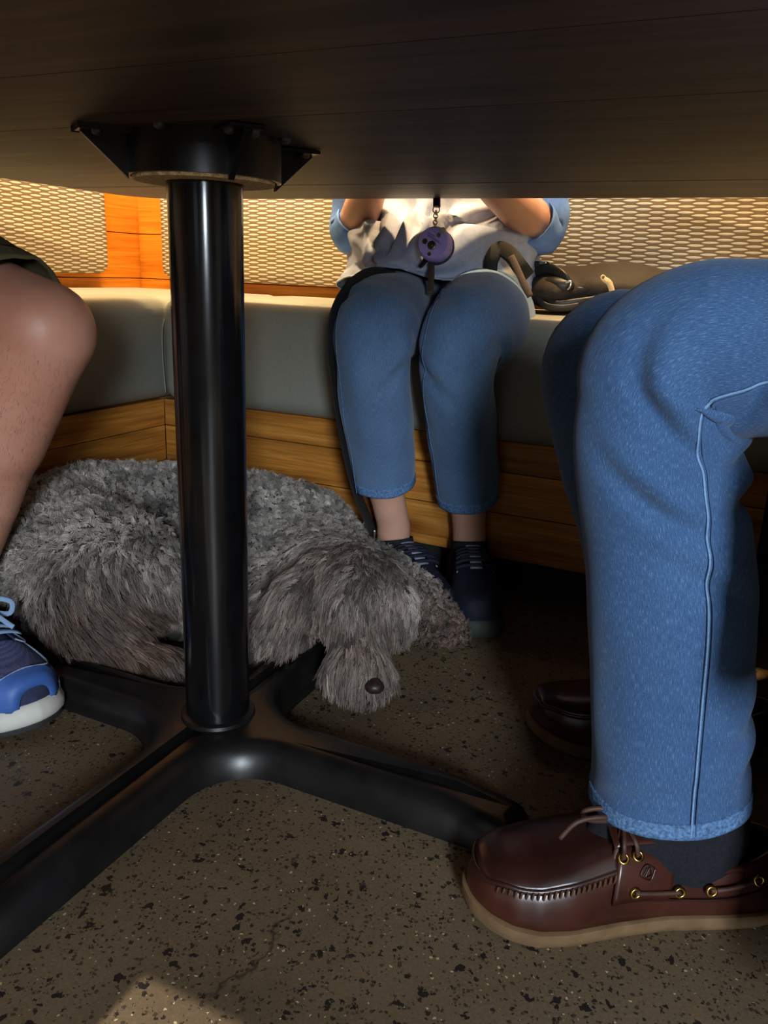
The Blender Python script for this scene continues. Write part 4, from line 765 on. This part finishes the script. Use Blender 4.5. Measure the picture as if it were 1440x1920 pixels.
def style(p, q):
    """flow direction, length, curl radius, brown share at surface points"""
    wh = np.clip(wgt(p, hc_, 0.13)+wgt(p, mzp, 0.08)+wgt(p, earL, 0.07), 0, 1)[:, None]; wf_ = np.clip(wgt(p, footp, 0.11)+wgt(p, D(190, 1165, 1.05, 1)[0], 0.10), 0, 1)[:, None]
    fb = np.tile([-0.55, -0.1, -0.35], (len(p), 1)); fh = np.array([0.0, -0.5, -0.8])+0.8*(p-hc_-np.array([0, 0.06, 0.05]))/0.1*np.array([1, 0.2, 0.2])+0.55*np.array([[nz(*(x*22)), nz(*(x*22+5)), nz(*(x*22+9))] for x in p]); ff = np.tile([0.85, -0.25, -0.35], (len(p), 1))
    f_ = fb*(1-wh)*(1-wf_)+fh*wh+ff*wf_; f_ = f_-(f_*q).sum(1)[:, None]*q; f_ /= np.linalg.norm(f_, axis=1)[:, None]+1e-6
    w1, w2 = wh[:, 0], wf_[:, 0]; ln = 0.0125+0.006*w1+0.009*wgt(p, earL, 0.06)+0.006*wgt(p, mzp, 0.05)+0.020*w2; cr = 0.0034*(1-w1*0.45)*(1-w2*0.7); br = np.clip(0.14+0.62*w1+0.75*w2+0.8*wgt(p, paw, 0.08), 0, 1); lay = 0.5+1.1*np.maximum(w1, w2)
    return f_, ln, cr, br, lay, np.maximum(w1, w2)
NC, NS, K = 12000, 180000, 8
cp, cq = sample(NC); f_, ln, cr, br, lay, soft = style(cp, cq)
jit = rng.normal(0, 0.35, (NC, 3)); dirn = cq*(0.75-0.3*soft)[:, None]+(f_*lay[:, None])+jit*(1-0.6*soft)[:, None]; dirn /= np.linalg.norm(dirn, axis=1)[:, None]
e1 = np.cross(dirn, rng.normal(0, 1, (NC, 3))); e1 /= np.linalg.norm(e1, axis=1)[:, None]; e2 = np.cross(dirn, e1)
ph = rng.random(NC)*6.28; turn = rng.uniform(5.0, 10.0, NC)*(1-0.6*soft); ln = ln*rng.uniform(0.7, 1.3, NC); tt = np.linspace(0, 1, K)
CPT = np.zeros((NC, K, 3))
for k, x in enumerate(tt):
    th = ph+turn*x; c_ = cr*x**0.5
    CPT[:, k] = dirn*(ln*x*(1-0.12*x))[:, None]+e1*(c_*np.cos(th)-c_*np.cos(ph)*(1-x))[:, None]+e2*(c_*np.sin(th)-c_*np.sin(ph)*(1-x))[:, None]-np.array([0, 0, 1.0])*(0.012*soft*x*x)[:, None]
kd = kdtree.KDTree(NC)
for i in range(NC): kd.insert(cp[i], i)
kd.balance()
sp_, sq = sample(NS); ci = np.array([kd.find(p)[1] for p in sp_]); off = sp_-cp[ci]
tight = rng.uniform(0.45, 0.95, NS); lsc = rng.uniform(0.75, 1.1, NS)
PT = np.zeros((NS, K, 3)); fz = rng.normal(0, 0.0016, (NS, 3))
for k, x in enumerate(tt): PT[:, k] = cp[ci]+off*(1-tight*x**0.7)[:, None]+CPT[ci, k]*lsc[:, None]+fz*x
PT[:, :, 2] = np.maximum(PT[:, :, 2], 0.0015)
cbr = np.clip(br[ci]+rng.normal(0, 0.12, NS), 0, 1); patch_n = np.array([1.0+0.75*nz(*(x*26))+0.5*nz(*(x*60)) for x in cp]); shade = np.clip((patch_n*rng.normal(1.0, 0.28, NC))[ci]*rng.normal(1, 0.12, NS), 0.35, 2.0)
g1 = np.array(lin(172, 166, 158)[:3]); g2 = np.array(lin(84, 60, 46)[:3]); colr = (g1*(1-cbr)[:, None]+g2*cbr[:, None])*shade[:, None]
hcv = bpy.data.hair_curves.new('coat'); hcv.add_curves([K]*NS)
hcv.attributes['position'].data.foreach_set('vector', (PT-ORG[dg_]).astype(np.float32).ravel())
ra = hcv.attributes.get('radius') or hcv.attributes.new('radius', 'FLOAT', 'POINT'); ra.data.foreach_set('value', np.tile(np.linspace(0.00040, 0.00016, K), NS).astype(np.float32))
ca = hcv.attributes.new('tint', 'FLOAT_COLOR', 'CURVE'); ca.data.foreach_set('color', np.c_[colr, np.ones(NS)].astype(np.float32).ravel())
t = NT('fur'); at_ = t.n('ShaderNodeAttribute', attribute_name='tint'); t.l(at_, 0, t.b, 'Base Color'); t.set(Roughness=0.42, Specular_IOR_Level=0.45); M['fur'] = t.m
hcv.materials.append(t.m); co_ = bpy.data.objects.new('coat', hcv); COL.objects.link(co_); co_.parent = dg_; co_['kind'] = 'stuff'
plain('nose_skin', lin(44, 29, 26), 0.45, 0, 0.3, 300, 0.4)
blob('nose', [('e', D(702, 1288, 0.954, 1)[0], (0.0135, 0.011, 0.0095)), ('e', D(702, 1281, 0.958, 1)[0], (0.010, 0.009, 0.008))], 'nose_skin', dg_, 0.002, 3)
# ------------------------------------------------------------------ leash
ls = thing('dog_leash', 'black webbing leash hanging from the lap of the woman down to the dog', 'leash', G(700, 1010, 1.36))
wdir = np.array([0.9, -0.1, 0.25])
tube('webbing', [G(792, 575, 1.40), G(776, 548, 1.44), G(735, 520, 1.43), G(690, 516, 1.38), G(650, 545, 1.325), G(626, 590, 1.295), G(621, 650, 1.29), G(630, 730, 1.30), G(646, 830, 1.33), G(668, 920, 1.35), G(690, 975, 1.355), G(700, 1005, 1.35)], 0.0115, 'strap_black', ls, n=140, m=10, ref=wdir, flat=0.12)
box('swivel_clip', G(702, 1002, 1.335), (0.004, 0.004, 0.015), 'steel', ls, axes=FRM_W, bev=0.001)
# ------------------------------------------------------------------ purple round leash reel hanging on the chest
plain('purple', lin(174, 156, 226), 0.5, 0, 0.06, 40, 0.1, 0.4); plain('purple_dark', lin(52, 44, 84), 0.5); plain('print_white', lin(200, 196, 220), 0.7, 0, 0.02, 40, 0); plain('print_blue', lin(70, 58, 130), 0.7, 0, 0.02, 40, 0); plain('strap_brown', lin(70, 56, 46), 0.7, 0, 0.25, 200, 0.3); plain('snap_bronze', lin(120, 108, 84), 0.35, 0.9); plain('tan_tag', lin(176, 160, 124), 0.6)
YD = 1.405; dc = G(812, 455, YD); fr_n = np.array([-0.30, -0.93, 0.20]); fr_n /= np.linalg.norm(fr_n); dv = thing('round_reel', 'round purple reel with snaps hanging from a clip on the chest of the woman', 'reel', dc-fr_n*0.03)
px_m = dep(dc)/FPX; RD = 31*px_m
lathe('case', dc-fr_n*0.028, fr_n, [(0, 0), (RD*0.94, 0), (RD*1.03, 0.004), (RD*1.04, 0.018), (RD*0.99, 0.025), (RD*0.9, 0.028), (0, 0.028)], 'purple', dv, 48, sharp=50)
lathe('back_shell', dc-fr_n*0.036, fr_n, [(0, 0), (RD*1.0, 0), (RD*1.07, 0.004), (RD*1.06, 0.012), (0, 0.012)], 'purple_dark', dv, 48, sharp=50)
ux = np.cross(fr_n, -Zax); ux /= np.linalg.norm(ux); ux = ux if ux[0] > 0 else -ux; uy = np.cross(ux, fr_n); uy = uy if uy[2] > 0 else -uy
def face(x, y): return dc+ux*(x-812)*px_m-uy*(y-455)*px_m
for x, y, r_, m_ in ((796, 453, 4.2, 'snap_bronze'), (810, 460, 6.6, 'snap_bronze'), (822, 441, 3.6, 'steel'), (807, 476, 3.0, 'brass')):
    R_ = r_*px_m; sn_ = lathe('snap', face(x, y), fr_n, [(R_*1.25, 0), (R_*1.25, 0.0012), (R_, 0.0022), (R_*0.7, 0.0022), (R_*0.6, 0.0012), (R_*0.25, 0.0012), (0, 0.002)], m_, dv, 20)
lathe('tag', face(829, 432), fr_n, [(5.6*px_m, 0), (5.6*px_m, 0.002), (4.5*px_m, 0.003), (0, 0.003)], 'tan_tag', dv, 20)
ang = math.radians(-28); lx = ux*math.cos(ang)+uy*math.sin(ang); ly = np.cross(fr_n, lx)
for x, y, w_, m_ in ((808, 436, 15, 'print_white'), (807, 440, 17, 'print_blue'), (811, 446, 28, 'print_blue'), (814, 450, 32, 'print_blue'), (819, 467, 8, 'print_white'), (818, 470, 6, 'print_white')): box('print_line', face(x, y)+fr_n*0.0003, (w_*px_m, 0.9*px_m, 0.0005), m_, dv, axes=(lx, ly, fr_n))
for k, (x, y) in enumerate(((818, 393), (818, 399), (817, 405), (817, 411), (816, 417), (815, 422))): ring('chain_link', G(x, y, YD+0.01), (1, -0.4, 0.1) if k % 2 else (0.2, -1, 0), 4.0*px_m if k else 6.5*px_m, 1.2*px_m, 'steel', dv, 14, 6)
tube('lanyard', [G(819, 388, YD+0.012), G(819, 374, YD+0.05), G(820, 352, YD+0.13), G(822, 310, YD+0.19)], 7.0*px_m, 'strap_brown', dv, n=16, m=8, ref=(1, 0, 0), flat=0.2)
tube('strap_end', [G(800, 482, YD+0.03), G(795, 492, YD+0.02), G(788, 500, YD+0.015)], 6.5*px_m, 'strap_black', dv, n=12, m=8, ref=(1, 0, 0.5), flat=0.35)
tube('strap_end', [G(808, 484, YD+0.03), G(809, 505, YD+0.01), G(808, 530, YD-0.01), G(806, 550, YD-0.03)], 6.0*px_m, 'strap_brown', dv, n=16, m=8, ref=(1, 0, 0), flat=0.3)
# straps of the waist pouch on the woman
tube('pouch_strap', [G(918, 520, 1.475), G(922, 486, 1.47), G(936, 466, 1.47), G(958, 478, 1.46), G(975, 500, 1.45), G(990, 520, 1.46)], 0.014, 'strap_black', pw, n=40, m=8, ref=(0.6, -0.5, 0.6), flat=0.15)
tube('pouch_strap', [G(958, 480, 1.445), G(970, 505, 1.43), G(982, 532, 1.415), G(994, 556, 1.405)], 0.006, 'strap_brown', pw, n=24, m=8, ref=(0.9, -0.2, 0.3), flat=0.25)
# ------------------------------------------------------------------ black bag on the seat
plain('bag_cloth', lin(44, 38, 32), 0.7, 0, 0.3, 260, 0.4, 0.3); plain('bag_trim', lin(28, 26, 25), 0.45, 0, 0.3, 60, 0.2); plain('zip_pull', lin(206, 184, 140), 0.6)
bgc = G(1105, 560, 1.66); bg = thing('shoulder_bag', 'black shoulder bag with straps lying on the bench beside the woman', 'bag', np.array([bgc[0], bgc[1], SEAT]))
blob('bag_body', [('e', np.array([*G(1110, 545, 1.66)[:2], SEAT+0.047]), (0.155, 0.115, 0.047), FRM_AB), ('e', np.array([*G(1160, 545, 1.66)[:2], SEAT+0.052]), (0.12, 0.11, 0.051), FRM_AB), ('e', np.array([*G(1045, 545, 1.62)[:2], SEAT+0.042]), (0.06, 0.09, 0.036), FRM_AB)], 'bag_cloth', bg, 0.008, 4)
fl_ = G(1125, 505, 1.62)
V, Fc, nu, nv = [], [], 18, 12
for i in range(nu):
    for j in range(nv):
        u, v = i/(nu-1), j/(nv-1); x = 1024+(1222-1024)*u; ytop = np.interp(u, [0, 0.1, 0.5, 1], [503, 497, 505, 528]); y = ytop+(26+8*math.sin(u*3.1))*v; V.append(G(x, y, 1.70-0.13*v-0.02*math.sin(3.1*v)))
for i in range(nu-1):
    for j in range(nv-1): Fc.append((i*nv+j, i*nv+j+1, (i+1)*nv+j+1, (i+1)*nv+j))
o = mk('flap', V, Fc, 'bag_cloth', bg); md = o.modifiers.new('thickness', 'SOLIDIFY'); md.thickness = 0.004
tube('flap_edge', [G(1024, 530, 1.565), G(1070, 540, 1.56), G(1120, 542, 1.56), G(1175, 540, 1.57), G(1225, 548, 1.58)], 0.004, 'bag_trim', bg, n=40)
tube('carry_strap', [G(1002, 525, 1.60), G(1012, 555, 1.57), G(1040, 572, 1.545), G(1085, 568, 1.54), G(1140, 560, 1.55)], 0.010, 'bag_trim', bg, n=50, m=10, flat=0.5, ref=(0, 0, 1))
tube('carry_strap', [G(1004, 548, 1.565), G(1020, 572, 1.545), G(1050, 578, 1.535), G(1085, 574, 1.535)], 0.007, 'bag_trim', bg, n=40, m=10, flat=0.5, ref=(0, 0, 1))
tube('carry_strap', [G(1006, 512, 1.60), G(1030, 505, 1.575), G(1056, 520, 1.55), G(1066, 538, 1.55)], 0.011, 'bag_trim', bg, n=40, m=10, flat=0.4, ref=(0.2, -0.5, 1))
blob('front_pocket', [('e', G(1045, 535, 1.56), (0.034, 0.02, 0.017), FRM_AB)], 'bag_trim', bg, 0.005, 2)
box('strap_clip', G(1012, 496, 1.60), (0.036, 0.012, 0.012), 'bag_trim', bg, bev=0.003); box('clip_bar', G(1018, 493, 1.592), (0.014, 0.004, 0.005), 'steel', bg, bev=0.001)
tube('buckle', [G(1060, 530, 1.535), G(1070, 528, 1.533), G(1068, 538, 1.533), G(1064, 543, 1.535)], 0.0022, 'steel', bg, n=20)
ring('zip_ring', G(1131, 521, 1.515), (0.2, -1, 0.3), 0.0045, 0.0014, 'zip_pull', bg, 14, 6)
tube('zip_tail', [G(1132, 523, 1.514), G(1142, 530, 1.512), G(1148, 548, 1.512), G(1150, 556, 1.515)], 0.0055, 'zip_pull', bg, n=20, m=8, flat=0.3, ref=(1, 0, 0.2))
